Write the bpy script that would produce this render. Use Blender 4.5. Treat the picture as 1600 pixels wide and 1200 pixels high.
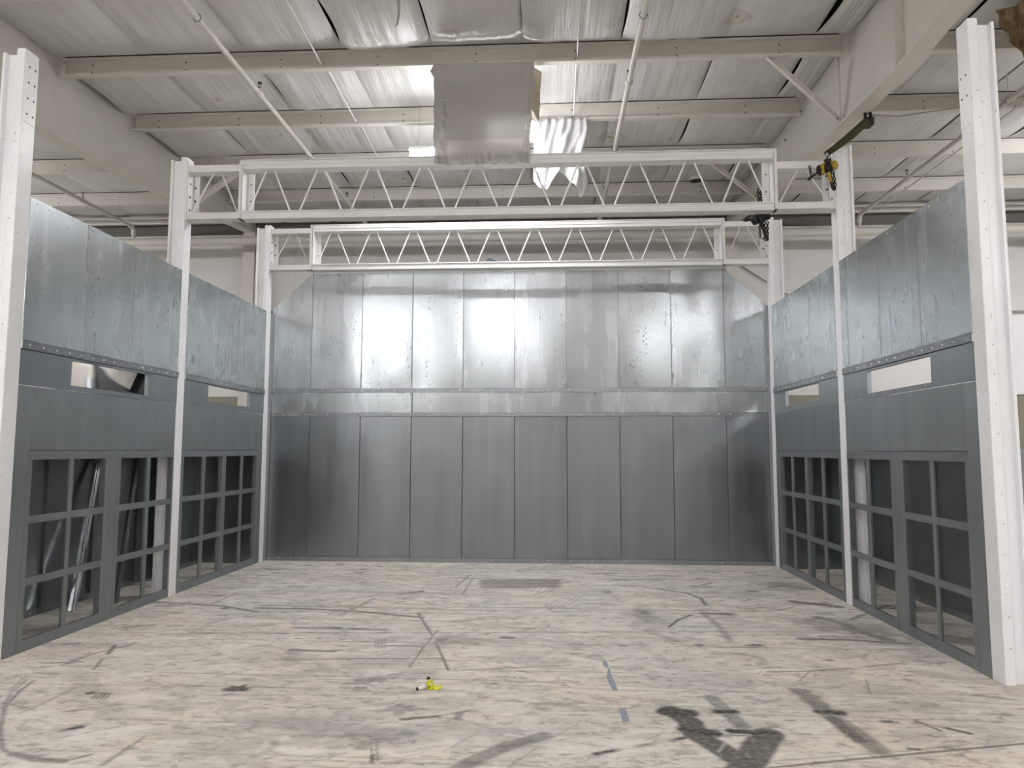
import bpy, bmesh, math, random
import numpy as np
from mathutils import Vector, Matrix

for o in list(bpy.data.objects):
    bpy.data.objects.remove(o)
SC = bpy.context.scene
COL = SC.collection
R = math.radians

# ------------------------------------------------------------------ camera
F_PX, PITCH, YAW, ROLL = 1129.16, .0910, .0576, .0015
CX, CZ = .5647, 1.6
def _cam_dir(x, y, d=0.0):
    c, s = math.cos(ROLL), math.sin(ROLL); x, y = c*x-s*y, s*x+c*y
    v = (x, d, y)
    c, s = math.cos(PITCH), math.sin(PITCH); v = (v[0], c*v[1]-s*v[2], s*v[1]+c*v[2])
    c, s = math.cos(YAW), math.sin(YAW); return Vector((c*v[0]-s*v[1], s*v[0]+c*v[1], v[2]))
cam_d = bpy.data.cameras.new('camera')
cam_d.sensor_width = 36; cam_d.lens = F_PX/1600*36; cam_d.clip_end = 200
cam = bpy.data.objects.new('camera', cam_d); COL.objects.link(cam)
rt, up, fw = _cam_dir(1, 0), _cam_dir(0, 1), _cam_dir(0, 0, 1)
cam.matrix_world = Matrix(((rt.x, up.x, -fw.x, CX), (rt.y, up.y, -fw.y, 0), (rt.z, up.z, -fw.z, CZ), (0, 0, 0, 1)))
SC.camera = cam

# ------------------------------------------------------------------ world, exposure
w = bpy.data.worlds.new('world'); SC.world = w; w.use_nodes = True
w.node_tree.nodes['Background'].inputs[0].default_value = (.9, .95, 1, 1)
w.node_tree.nodes['Background'].inputs[1].default_value = .3
SC.view_settings.view_transform = 'Standard'; SC.view_settings.look = 'None'
SC.view_settings.exposure = 1.04; SC.view_settings.gamma = 1; SC.view_settings.use_curve_mapping = False
LAMP = 70.0          # radiance of the high bay diffusers

# ------------------------------------------------------------------ materials
def nt(name):
    m = bpy.data.materials.new(name); m.use_nodes = True
    t = m.node_tree; return m, t, t.nodes['Principled BSDF']
def N(t, typ, **kw):
    n = t.nodes.new(typ)
    for k, v in kw.items():
        if k.startswith('i_'): n.inputs[k[2:].replace('_', ' ')].default_value = v
        else: setattr(n, k, v)
    return n
def ramp(t, src, stops):
    r = t.nodes.new('ShaderNodeValToRGB'); t.links.new(src, r.inputs[0])
    e = r.color_ramp.elements
    while len(e) < len(stops): e.new(.5)
    for el, (p, c) in zip(e, stops):
        el.position = p; el.color = (c, c, c, 1) if not isinstance(c, tuple) else (*c, 1)
    return r
def coords(t, scale=(1, 1, 1), kind='Object', loc=(0, 0, 0)):
    tc = t.nodes.new('ShaderNodeTexCoord'); mp = t.nodes.new('ShaderNodeMapping')
    mp.inputs['Scale'].default_value = scale; mp.inputs['Location'].default_value = loc
    t.links.new(tc.outputs[kind], mp.inputs[0]); return mp.outputs[0]
def mix(t, fac, a, b, mode='MIX'):
    m = t.nodes.new('ShaderNodeMix'); m.data_type = 'RGBA'; m.blend_type = mode
    for sock, val in ((m.inputs[0], fac), (m.inputs[6], a), (m.inputs[7], b)):
        if isinstance(val, (int, float)): sock.default_value = val
        elif isinstance(val, tuple): sock.default_value = (*val, 1)
        else: t.links.new(val, sock)
    return m.outputs[2]
def mathn(t, op, a, b=0.0):
    m = t.nodes.new('ShaderNodeMath'); m.operation = op
    for i, v in enumerate((a, b)):
        if isinstance(v, (int, float)): m.inputs[i].default_value = v
        else: t.links.new(v, m.inputs[i])
    return m.outputs[0]
def bump(t, p, h, strength=.2, dist=.01):
    b = t.nodes.new('ShaderNodeBump'); b.inputs['Strength'].default_value = strength; b.inputs['Distance'].default_value = dist
    t.links.new(h, b.inputs['Height']); t.links.new(b.outputs[0], p.inputs['Normal'])

def paint(name, col, rough=.42, dirt=.0, scale=3.0, bumpy=.03):
    m, t, p = nt(name)
    n = N(t, 'ShaderNodeTexNoise', i_Scale=scale, i_Detail=6.0); t.links.new(coords(t), n.inputs['Vector'])
    v = ramp(t, n.outputs[0], [(.3, .93), (.7, 1.0)])
    c = mix(t, 1.0, col, v.outputs[0], 'MULTIPLY')
    if dirt:
        n2 = N(t, 'ShaderNodeTexNoise', i_Scale=38.0, i_Detail=4.0, i_Roughness=.7); t.links.new(coords(t, (1, 1, .5)), n2.inputs['Vector'])
        n3 = N(t, 'ShaderNodeTexNoise', i_Scale=1.7, i_Detail=2.0); t.links.new(coords(t, loc=(3, 1, 2)), n3.inputs['Vector'])
        k = mathn(t, 'MULTIPLY', ramp(t, n2.outputs[0], [(.62, 0.0), (.7, 1.0)]).outputs[0], ramp(t, n3.outputs[0], [(.5, 0.0), (.68, dirt)]).outputs[0])
        c = mix(t, k, c, (.12, .10, .08))
    t.links.new(c, p.inputs['Base Color']); p.inputs['Roughness'].default_value = rough
    n4 = N(t, 'ShaderNodeTexNoise', i_Scale=60.0, i_Detail=3.0); t.links.new(coords(t), n4.inputs['Vector'])
    bump(t, p, n4.outputs[0], bumpy, .01)
    return m

def galv(name, col, rough, marks=True, aniso=.12, spread=.05, metallic=1.0):
    m, t, p = nt(name)
    tc = t.nodes.new('ShaderNodeTexCoord')
    gi = t.nodes.new('ShaderNodeObjectInfo')
    # every sheet has its own offset, so sheets differ from one another
    off = t.nodes.new('ShaderNodeVectorMath'); off.operation = 'MULTIPLY_ADD'
    t.links.new(gi.outputs['Random'], off.inputs[0]); off.inputs[1].default_value = (37, 53, 71); t.links.new(tc.outputs['Object'], off.inputs[2])
    def mapped(scale):
        mp = t.nodes.new('ShaderNodeMapping'); mp.inputs['Scale'].default_value = scale
        t.links.new(off.outputs[0], mp.inputs[0]); return mp.outputs[0]
    n = N(t, 'ShaderNodeTexNoise', i_Scale=1.0, i_Detail=5.0, i_Roughness=.55); t.links.new(mapped((7, 7, .35)), n.inputs['Vector'])
    n2 = N(t, 'ShaderNodeTexNoise', i_Scale=2.2, i_Detail=4.0); t.links.new(mapped((1, 1, 1)), n2.inputs['Vector'])
    sh = mathn(t, 'ADD', mathn(t, 'MULTIPLY', n.outputs[0], .6), mathn(t, 'MULTIPLY', n2.outputs[0], .4))
    v = ramp(t, sh, [(.3, .82), (.7, 1.05)])
    c = mix(t, 1.0, col, v.outputs[0], 'MULTIPLY')
    tone = mathn(t, 'ADD', mathn(t, 'MULTIPLY', gi.outputs['Random'], .12), .93)
    tn = t.nodes.new('ShaderNodeCombineColor'); [t.links.new(tone, tn.inputs[i]) for i in range(3)]
    c = mix(t, 1.0, c, tn.outputs[0], 'MULTIPLY')
    rr = mathn(t, 'ADD', mathn(t, 'MULTIPLY', mathn(t, 'SUBTRACT', sh, .5), spread*4), rough)
    if marks:
        # scuffs: dashes gathered into upright columns, and fine light scratches
        d = N(t, 'ShaderNodeTexNoise', i_Scale=1.0, i_Detail=5.0, i_Roughness=.75); t.links.new(mapped((48, 48, 30)), d.inputs['Vector'])
        cmask = N(t, 'ShaderNodeTexNoise', i_Scale=1.0, i_Detail=1.0); t.links.new(mapped((4.5, 4.5, .8)), cmask.inputs['Vector'])
        k = mathn(t, 'MULTIPLY', ramp(t, d.outputs[0], [(.60, 0.0), (.63, 1.0)]).outputs[0], ramp(t, cmask.outputs[0], [(.615, 0.0), (.65, .95)]).outputs[0])
        c = mix(t, k, c, (.05, .05, .055))
        s = N(t, 'ShaderNodeTexNoise', i_Scale=1.0, i_Detail=2.0, i_Distortion=.6); t.links.new(mapped((110, 110, 3.5)), s.inputs['Vector'])
        s2 = N(t, 'ShaderNodeTexNoise', i_Scale=2.5, i_Detail=2.0); t.links.new(mapped((1, 1, 1)), s2.inputs['Vector'])
        k2 = mathn(t, 'MULTIPLY', ramp(t, s.outputs[0], [(.66, 0.0), (.72, 1.0)]).outputs[0], ramp(t, s2.outputs[0], [(.54, 0.0), (.64, .22)]).outputs[0])
        c = mix(t, k2, c, (.78, .80, .82))
        rr = mathn(t, 'ADD', rr, mathn(t, 'MULTIPLY', k, .3))
    t.links.new(c, p.inputs['Base Color']); t.links.new(rr, p.inputs['Roughness'])
    p.inputs['Metallic'].default_value = metallic
    if aniso:
        p.inputs['Anisotropic'].default_value = aniso
        tg = t.nodes.new('ShaderNodeTangent'); tg.direction_type = 'RADIAL'; tg.axis = 'Z'
        t.links.new(tg.outputs[0], p.inputs['Tangent']); p.inputs['Anisotropic Rotation'].default_value = .25
    bump(t, p, sh, .045, .02)
    return m

M = {}
M['post'] = paint('white_enamel', (.93, .93, .95), .33, dirt=.8)
M['truss'] = paint('white_truss_enamel', (.80, .795, .785), .4)
M['steel'] = paint('painted_building_steel', (.70, .67, .62), .5, dirt=.35)
M['pipe'] = paint('painted_pipe', (.66, .635, .59), .45, dirt=.5)
M['wallwhite'] = paint('painted_wall', (.74, .735, .72), .6, scale=1.2)
M['olive'] = paint('olive_wainscot', (.27, .255, .205), .6)
M['door'] = paint('door_white', (.88, .89, .90), .5)
M['galv'] = galv('galvanized_sheet', (.46, .49, .505), .265)
M['galvlow'] = galv('galvanized_sheet_dull', (.315, .338, .356), .31, marks=False)
M['frame'] = galv('zinc_coated_frame', (.34, .368, .383), .5, marks=False, aniso=0, metallic=.85)
M['strip'] = galv('galvanized_angle', (.36, .38, .40), .42, marks=False, aniso=0)
M['shiny'] = galv('bright_galvanized', (.78, .80, .82), .13, marks=False, aniso=0)
def plain(name, col, rough=.5, metal=0.0):
    m, t, p = nt(name)
    n = N(t, 'ShaderNodeTexNoise', i_Scale=25.0, i_Detail=3.0); t.links.new(coords(t), n.inputs['Vector'])
    c = mix(t, 1.0, col, ramp(t, n.outputs[0], [(.3, .8), (.7, 1.1)]).outputs[0], 'MULTIPLY')
    t.links.new(c, p.inputs['Base Color']); p.inputs['Roughness'].default_value = rough; p.inputs['Metallic'].default_value = metal
    return m
M['screw'] = plain('zinc_screw', (.8, .8, .8), .25, 1.0)
M['bolt'] = plain('dark_bolt', (.10, .10, .11), .45, .6)
M['dark'] = plain('dark_cavity', (.02, .02, .018), .9)
M['dim'] = plain('eave_gap_shade', (.20, .195, .18), .8)
M['black'] = plain('black_iron', (.018, .017, .016), .5, .4)
M['yellow'] = plain('hoist_yellow', (.42, .29, .02), .45)
M['strap'] = plain('olive_webbing', (.055, .05, .02), .85)
M['striped'] = plain('lemon_plastic', (.80, .78, .03), .4)
M['tape'] = plain('blue_grey_tape', (.36, .38, .46), .5)
M['brown'] = None
M['whitecap'] = plain('white_plastic', (.85, .85, .83), .4)
M['cable'] = plain('grey_cable', (.25, .24, .22), .6)
M['bluecloth'] = plain('blue_black_cord', (.04, .06, .09), .6)

def insulation_mat():
    m, t, p = nt('vinyl_faced_insulation')
    n = N(t, 'ShaderNodeTexNoise', i_Scale=1.0, i_Detail=5.0, i_Distortion=.4); t.links.new(coords(t, (9, .9, 1)), n.inputs['Vector'])
    n2 = N(t, 'ShaderNodeTexNoise', i_Scale=1.6, i_Detail=3.0); t.links.new(coords(t), n2.inputs['Vector'])
    base = mix(t, ramp(t, n2.outputs[0], [(.35, 0.0), (.7, 1.0)]).outputs[0], (.59, .585, .57), (.68, .68, .67))
    # brown water stains around the pins, each a ring with a torn middle
    tc = t.nodes.new('ShaderNodeTexCoord')
    wob = N(t, 'ShaderNodeTexNoise', i_Scale=7.0, i_Detail=3.0); t.links.new(tc.outputs['Object'], wob.inputs['Vector'])
    for (x, y, r) in ((-1.57, 7.79, .17), (-.59, 7.82, .11), (1.24, 7.71, .10), (2.62, 7.75, .14), (1.46, 10.78, .22), (-2.09, 12.3, .30),
                      (-1.09, 12.3, .26), (2.13, 12.08, .24), (2.9, 11.9, .2), (-4.0, 9.2, .08), (-3.3, 9.4, .08), (2.55, 8.6, .06), (2.4, 10.9, .07)):
        d = t.nodes.new('ShaderNodeVectorMath'); d.operation = 'DISTANCE'
        mp = t.nodes.new('ShaderNodeVectorMath'); mp.operation = 'MULTIPLY'; t.links.new(tc.outputs['Object'], mp.inputs[0]); mp.inputs[1].default_value = (1, 1, 0)
        t.links.new(mp.outputs[0], d.inputs[0]); d.inputs[1].default_value = (x, y, 0)
        q = mathn(t, 'ADD', mathn(t, 'DIVIDE', d.outputs['Value'], r), mathn(t, 'MULTIPLY', mathn(t, 'SUBTRACT', wob.outputs[0], .5), 1.1))
        rg = ramp(t, q, [(.0, .9), (.12, .85), (.2, .12), (.75, .22), (.95, .32), (1.0, 0.0)])
        base = mix(t, rg.outputs[0], base, (.30, .22, .12))
    t.links.new(base, p.inputs['Base Color']); p.inputs['Roughness'].default_value = .42
    n3 = N(t, 'ShaderNodeTexNoise', i_Scale=1.0, i_Detail=3.0, i_Distortion=.8); t.links.new(coords(t, (22, 1.3, 1)), n3.inputs['Vector'])
    n5 = N(t, 'ShaderNodeTexNoise', i_Scale=.8, i_Detail=1.0); t.links.new(coords(t, loc=(5, 5, 0)), n5.inputs['Vector'])
    h = mathn(t, 'ADD', mathn(t, 'MULTIPLY', n.outputs[0], .7), mathn(t, 'MULTIPLY', mathn(t, 'MULTIPLY', n3.outputs[0], .8), ramp(t, n5.outputs[0], [(.4, 0.0), (.6, 1.0)]).outputs[0]))
    bump(t, p, h, .7, .035)
    return m
M['insul'] = insulation_mat()

def sheet_mat(name, col, rough, trans, bstr):
    m, t, p = nt(name)
    n = N(t, 'ShaderNodeTexNoise', i_Scale=3.0, i_Detail=5.0, i_Distortion=1.2); t.links.new(coords(t, (1, 1, .6)), n.inputs['Vector'])
    c = mix(t, n.outputs[0], col, tuple(x*.86 for x in col))
    t.links.new(c, p.inputs['Base Color']); p.inputs['Roughness'].default_value = rough
    p.inputs['Transmission Weight'].default_value = trans
    p.inputs['Coat Weight'].default_value = .5; p.inputs['Coat Roughness'].default_value = .12
    bump(t, p, n.outputs[0], bstr, .06)
    return m
M['film'] = sheet_mat('grey_plastic_film', (.52, .50, .475), .30, .12, .35)
M['poly'] = sheet_mat('white_plastic_sheet', (.62, .62, .62), .3, .1, .9)

def fibre_mat():
    m, t, p = nt('brown_fibreglass')
    n = N(t, 'ShaderNodeTexNoise', i_Scale=14.0, i_Detail=8.0, i_Roughness=.7); t.links.new(coords(t, (1, 1, .5)), n.inputs['Vector'])
    r = ramp(t, n.outputs[0], [(.3, (.10, .06, .03)), (.55, (.34, .22, .12)), (.75, (.62, .50, .36))])
    t.links.new(r.outputs[0], p.inputs['Base Color']); p.inputs['Roughness'].default_value = .95
    bump(t, p, n.outputs[0], .8, .05); return m
M['brown'] = fibre_mat()

def lamp_mat(name='glowing_diffuser', k=1.0):
    m, t, p = nt(name)
    p.inputs['Base Color'].default_value = (.9, .9, .9, 1)
    p.inputs['Emission Color'].default_value = (.985, .98, 1.0, 1); p.inputs['Emission Strength'].default_value = LAMP*k
    return m
M['lamp'] = lamp_mat(); M['lamp_soft'] = lamp_mat('glowing_deep_diffuser', .46)

def floor_mat():
    m, t, p = nt('stained_concrete')
    at = t.nodes.new('ShaderNodeAttribute'); at.attribute_name = 'wear'
    sp = t.nodes.new('ShaderNodeSeparateColor'); t.links.new(at.outputs['Color'], sp.inputs[0])
    big = N(t, 'ShaderNodeTexNoise', i_Scale=.55, i_Detail=6.0, i_Roughness=.6, i_Distortion=.5); t.links.new(coords(t), big.inputs['Vector'])
    med = N(t, 'ShaderNodeTexNoise', i_Scale=1.0, i_Detail=8.0, i_Roughness=.68, i_Distortion=.9); t.links.new(coords(t, (1.2, 2.5, 1)), med.inputs['Vector'])
    fine = N(t, 'ShaderNodeTexNoise', i_Scale=1.0, i_Detail=9.0, i_Roughness=.72, i_Distortion=.6); t.links.new(coords(t, (9, 17, 1)), fine.inputs['Vector'])
    warm = mix(t, ramp(t, big.outputs[0], [(.42, 0.0), (.58, 1.0)]).outputs[0], (.745, .71, .645), (.85, .74, .64))
    c = mix(t, ramp(t, med.outputs[0], [(.44, .0), (.68, .7)]).outputs[0], warm, (.56, .53, .47))
    c = mix(t, ramp(t, fine.outputs[0], [(.49, .0), (.64, .8)]).outputs[0], c, (.30, .275, .24))
    pale = N(t, 'ShaderNodeTexNoise', i_Scale=1.0, i_Detail=7.0, i_Roughness=.65, i_Distortion=.8); t.links.new(coords(t, (2.2, 5.5, 1), loc=(4, 9, 0)), pale.inputs['Vector'])
    c = mix(t, ramp(t, pale.outputs[0], [(.47, .0), (.64, .8)]).outputs[0], c, (.90, .85, .76))
    patch = N(t, 'ShaderNodeTexNoise', i_Scale=1.0, i_Detail=5.0, i_Distortion=1.5); t.links.new(coords(t, (1.1, 1.8, 1), loc=(7, 2, 0)), patch.inputs['Vector'])
    c = mix(t, ramp(t, patch.outputs[0], [(.55, .0), (.585, .3)]).outputs[0], c, (.40, .375, .34))
    # wear painted as strokes: red = tyre black and scuffs, green = pale scrapes, blue = rusty brown
    grain = N(t, 'ShaderNodeTexNoise', i_Scale=1.0, i_Detail=6.0, i_Roughness=.75); t.links.new(coords(t, (22, 40, 1)), grain.inputs['Vector'])
    k = mathn(t, 'MULTIPLY', sp.outputs[0], ramp(t, grain.outputs[0], [(.30, .55), (.52, 1.0)]).outputs[0])
    c = mix(t, k, c, (.05, .047, .042))
    c = mix(t, mathn(t, 'MULTIPLY', sp.outputs[1], .8), c, (.78, .75, .68))
    c = mix(t, mathn(t, 'MULTIPLY', sp.outputs[2], ramp(t, grain.outputs[0], [(.4, .1), (.6, 1.0)]).outputs[0]), c, (.20, .12, .07))
    t.links.new(c, p.inputs['Base Color'])
    rr = ramp(t, med.outputs[0], [(.35, .52), (.7, .72)]); t.links.new(rr.outputs[0], p.inputs['Roughness'])
    h = mathn(t, 'ADD', fine.outputs[0], mathn(t, 'MULTIPLY', med.outputs[0], 1.2))
    bump(t, p, h, .18, .01)
    return m
M['floor'] = floor_mat()

# ------------------------------------------------------------------ mesh helpers
def tag(o, label=None, cat=None, group=None, kind=None):
    if label: o['label'] = label
    if cat: o['category'] = cat
    if group: o['group'] = group
    if kind: o['kind'] = kind
    return o
def empty(name, loc=(0, 0, 0), label=None, cat=None, group=None):
    o = bpy.data.objects.new(name, None); o.location = loc; o.empty_display_size = .1; COL.objects.link(o)
    return tag(o, label, cat, group)
class MB:
    """collects shapes into one mesh, in world coordinates"""
    def __init__(s): s.v = []; s.f = []; s.m = []; s.sm = []; s.mats = []
    def _mi(s, mat):
        if mat not in s.mats: s.mats.append(mat)
        return s.mats.index(mat)
    def add(s, vs, fs, mat, smooth=False):
        b = len(s.v); s.v += [tuple(v) for v in vs]; i = s._mi(mat)
        for f in fs: s.f.append([b+k for k in f]); s.m.append(i); s.sm.append(smooth)
        return s
    def box(s, x0, x1, y0, y1, z0, z1, mat):
        x0, x1 = min(x0, x1), max(x0, x1); y0, y1 = min(y0, y1), max(y0, y1); z0, z1 = min(z0, z1), max(z0, z1)
        vs = [(x, y, z) for x in (x0, x1) for y in (y0, y1) for z in (z0, z1)]
        return s.add(vs, [(0, 1, 3, 2), (4, 6, 7, 5), (0, 4, 5, 1), (2, 3, 7, 6), (0, 2, 6, 4), (1, 5, 7, 3)], mat)
    def bbox(s, x0, x1, y0, y1, z0, z1, mat, r=.004):
        """box with bevelled edges"""
        bm = bmesh.new(); bmesh.ops.create_cube(bm, size=1)
        for v in bm.verts: v.co = Vector(((x0+x1)/2+v.co.x*abs(x1-x0), (y0+y1)/2+v.co.y*abs(y1-y0), (z0+z1)/2+v.co.z*abs(z1-z0)))
        bmesh.ops.bevel(bm, geom=list(bm.edges), offset=r, segments=2, affect='EDGES', profile=.6)
        bm.verts.index_update()
        s.add([v.co for v in bm.verts], [[v.index for v in f.verts] for f in bm.faces], mat); bm.free(); return s
    def prism(s, pts, axis, a, b, mat):
        """polygon pts in the two other axes (order x,y,z without axis) extruded from a to b"""
        def P(p, t):
            q = list(p); q.insert(axis, t); return tuple(q)
        n = len(pts); vs = [P(p, a) for p in pts]+[P(p, b) for p in pts]
        fs = [tuple(range(n)), tuple(range(2*n-1, n-1, -1))]+[(i, (i+1) % n, n+(i+1) % n, n+i) for i in range(n)]
        return s.add(vs, fs, mat)
    def tube(s, pts, r, mat, seg=12, cap=True, smooth=True):
        pts = [Vector(p) for p in pts]; rs = r if isinstance(r, (list, tuple)) else [r]*len(pts)
        vs = []; prev = None
        for i, p in enumerate(pts):
            d = (pts[min(i+1, len(pts)-1)]-pts[max(i-1, 0)]).normalized()
            if prev is None:
                u = d.cross(Vector((0, 0, 1)) if abs(d.z) < .9 else Vector((0, 1, 0))).normalized()
            else:
                u = (prev-d*prev.dot(d)).normalized()
            prev = u; w_ = d.cross(u)
            for k in range(seg):
                a = 2*math.pi*k/seg; vs.append(p+(u*math.cos(a)+w_*math.sin(a))*rs[i])
        fs = [(i*seg+k, i*seg+(k+1) % seg, (i+1)*seg+(k+1) % seg, (i+1)*seg+k) for i in range(len(pts)-1) for k in range(seg)]
        s.add(vs, fs, mat, smooth)
        if cap:
            n = len(pts); s.add(vs[:seg], [tuple(range(seg))[::-1]], mat); s.add(vs[(n-1)*seg:], [tuple(range(seg))], mat)
        return s
    def dot(s, c, n, r, mat, h=.004, seg=8):
        """low domed screw head at c, standing out along n"""
        c = Vector(c); n = Vector(n).normalized()
        u = n.cross(Vector((0, 0, 1)) if abs(n.z) < .9 else Vector((1, 0, 0))).normalized(); w_ = n.cross(u)
        vs = []
        for rr, hh in ((r, 0), (r*.85, h*.6), (r*.4, h)):
            for k in range(seg):
                a = 2*math.pi*k/seg; vs.append(c+(u*math.cos(a)+w_*math.sin(a))*rr+n*hh)
        fs = [(j*seg+k, j*seg+(k+1) % seg, (j+1)*seg+(k+1) % seg, (j+1)*seg+k) for j in range(2) for k in range(seg)]+[tuple(range(2*seg, 3*seg))]
        return s.add(vs, fs, mat, True)
    def grid(s, fn, nu, nv, mat, smooth=True, flip=False):
        vs = [fn(i/nu, j/nv) for j in range(nv+1) for i in range(nu+1)]
        fs = []
        for j in range(nv):
            for i in range(nu):
                a = j*(nu+1)+i; q = (a, a+1, a+nu+2, a+nu+1); fs.append(q[::-1] if flip else q)
        return s.add(vs, fs, mat, smooth)
    def build(s, name, parent=None, origin=None, kind=None):
        me = bpy.data.meshes.new(name)
        if origin is None and parent is None:
            a = np.array(s.v); lo, hi = a.min(0), a.max(0); origin = (float((lo[0]+hi[0])/2), float((lo[1]+hi[1])/2), float(lo[2]))
        if parent is not None:
            pw = Vector(parent.location)
            q = parent.parent
            while q is not None: pw = pw+Vector(q.location); q = q.parent
            loc = Vector((0, 0, 0)); sub = pw
        else:
            loc = Vector(origin); sub = loc
        me.from_pydata([tuple(Vector(v)-sub) for v in s.v], [], s.f)
        for m in s.mats: me.materials.append(m)
        me.polygons.foreach_set('material_index', s.m); me.polygons.foreach_set('use_smooth', s.sm)
        me.update()
        bm = bmesh.new(); bm.from_mesh(me); bmesh.ops.recalc_face_normals(bm, faces=bm.faces); bm.to_mesh(me); bm.free()
        o = bpy.data.objects.new(name, me); COL.objects.link(o); o.location = loc
        if parent is not None: o.parent = parent
        if kind: o['kind'] = kind
        return o

def px_floor(x, y, Z=0.0):
    """where the view ray through a pixel of the photograph meets the level Z"""
    d = _cam_dir((x-800)/F_PX, (600-y)/F_PX, 1.0)
    t = (Z-CZ)/d.z; return (CX+d.x*t, d.y*t)

ORD = ['first', 'second', 'third', 'fourth', 'fifth', 'sixth', 'seventh', 'eighth', 'ninth', 'tenth']
XW = 3.64                     # inner face of the side walls
YN, YM, YB = 5.28, 7.83, 10.26   # near faces of the three pairs of posts
PW = .155                     # post width along the wall
YBW = 10.45                   # face of the rear booth wall
ROOF = 6.45
RL, RR = -5.57, 4.03          # roof rafters
WY = 14.3                     # building wall

# ================================================================== BUILDING SHELL
def build_floor():
    xs = np.concatenate([np.linspace(-15.2, -5.0, 12), np.arange(-4.6, 4.6, .0125), np.linspace(5.0, 13.7, 10)])
    ys = np.concatenate([np.linspace(-16, 2.8, 14), np.arange(3.1, 5.6, .011), np.arange(5.6, 10.5, .019), np.linspace(10.9, 14.3, 6)])
    nx, ny = len(xs), len(ys)
    XX, YY = np.meshgrid(xs, ys)
    wear = np.zeros((ny, nx, 3), dtype=np.float32)
    rng = np.random.default_rng(11)
    def stroke(pts, width, k, ch=0, soft=.35, px=True, broken=0.0):
        P = [px_floor(*p) for p in pts] if px else pts
        P = np.array(P)
        dd = P[-1]-P[0]; flat = abs(dd[0])/max(1e-6, np.hypot(*dd)); ym = P[:, 1].mean()
        if px: width = width*(1+flat**2*max(0, ym-3.5)*.45)
        else: width = width*(1+flat**2*max(0, ym-3.5)*.3)
        pad = width*2+.02
        x0, x1 = P[:, 0].min()-pad, P[:, 0].max()+pad; y0, y1 = P[:, 1].min()-pad, P[:, 1].max()+pad
        i0, i1 = np.searchsorted(xs, [x0, x1]); j0, j1 = np.searchsorted(ys, [y0, y1])
        if i1 <= i0 or j1 <= j0: return
        X = XX[j0:j1, i0:i1]; Y = YY[j0:j1, i0:i1]; D = np.full(X.shape, 9.0); T = np.zeros(X.shape); L = 0
        for a, b in zip(P[:-1], P[1:]):
            ab = b-a; l2 = max(1e-9, ab@ab); t = np.clip(((X-a[0])*ab[0]+(Y-a[1])*ab[1])/l2, 0, 1)
            d = np.hypot(X-a[0]-t*ab[0], Y-a[1]-t*ab[1]); m = d < D; D = np.where(m, d, D); T = np.where(m, L+t*math.sqrt(l2), T); L += math.sqrt(l2)
        h = width/2; e = h*soft+.008
        v = np.clip((h+e-D)/(2*e), 0, 1)
        v = v*v*(3-2*v)
        if broken:
            ph = rng.random()*9; f = rng.uniform(14, 34)
            v = v*np.clip(.5+.5*np.sin(T*f+ph)+.6*np.sin(T*f*.37+ph*2)+1-2*broken, 0, 1)
        wear[j0:j1, i0:i1, ch] = np.maximum(wear[j0:j1, i0:i1, ch], v*min(1, k*1.45))
    def blob(px, rx, ry, k, ch=0, ang=0, ragged=.35, hollow=0):
        c = px_floor(*px); ry = ry*.38*c[1]; i0, i1 = np.searchsorted(xs, [c[0]-2*max(rx, ry), c[0]+2*max(rx, ry)]); j0, j1 = np.searchsorted(ys, [c[1]-2*max(rx, ry), c[1]+2*max(rx, ry)])
        X = XX[j0:j1, i0:i1]-c[0]; Y = YY[j0:j1, i0:i1]-c[1]
        u = X*math.cos(ang)+Y*math.sin(ang); v = -X*math.sin(ang)+Y*math.cos(ang)
        th = np.arctan2(v, u); r = np.hypot(u/rx, v/ry)
        for q in range(3, 8): r = r*(1+ragged*.28*np.sin(q*th+rng.random()*6))
        a = np.clip((1-r)/.35, 0, 1)
        if hollow: a = a*np.clip(1-(1-r)*hollow, .15, 1)
        wear[j0:j1, i0:i1, ch] = np.maximum(wear[j0:j1, i0:i1, ch], a*k)
    # tyre tracks in the right foreground
    stroke([(1048, 1110), (1078, 1128), (1088, 1148), (1118, 1165), (1165, 1195), (1185, 1215)], .15, .62, soft=.12)
    stroke([(1042, 1112), (1075, 1114)], .09, .85, soft=.2); stroke([(1072, 1140), (1115, 1146)], .08, .9, soft=.2)
    stroke([(1200, 1147), (1160, 1205)], .17, .6, soft=.12)
    stroke([(1142, 1142), (1205, 1146)], .05, .9, soft=.15); stroke([(1112, 1090), (1135, 1112), (1160, 1135)], .10, .38, soft=.2); stroke([(1122, 1112), (1146, 1112)], .05, .7)
    stroke([(1075, 1152), (985, 1168), (930, 1178)], .03, .7, broken=.35); stroke([(1205, 1150), (1100, 1148)], .02, .6, broken=.4)
    stroke([(1250, 1080), (1275, 1098), (1300, 1120), (1345, 1150), (1372, 1172)], .12, .42, soft=.25)
    stroke([(1282, 1112), (1312, 1114)], .06, .7); stroke([(1300, 1122), (1345, 1158)], .09, .55, soft=.2)
    stroke([(1380, 1127), (1440, 1130), (1480, 1138), (1515, 1146)], .025, .7, broken=.35); stroke([(1430, 1126), (1470, 1142)], .015, .7)
    stroke([(700, 1215), (735, 1190), (792, 1166), (850, 1150)], .10, .42, soft=.2); stroke([(1200, 1200), (1330, 1187), (1600, 1162)], .014, .8)
    stroke([(1200, 1190), (1420, 1173), (1510, 1163)], .006, .5); stroke([(1420, 1170), (1437, 1171)], .02, .8)
    # arcs of a forklift tyre, left
    stroke([(52, 1064), (30, 1080), (8, 1105), (0, 1140), (4, 1170), (25, 1182), (70, 1188), (110, 1187), (142, 1179)], .02, .5)
    stroke([(42, 1062), (18, 1082), (2, 1108)], .016, .45); stroke([(20, 1178), (60, 1187), (100, 1189)], .05, .5)
    stroke([(36, 1060), (12, 1082)], .012, .4)
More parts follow.
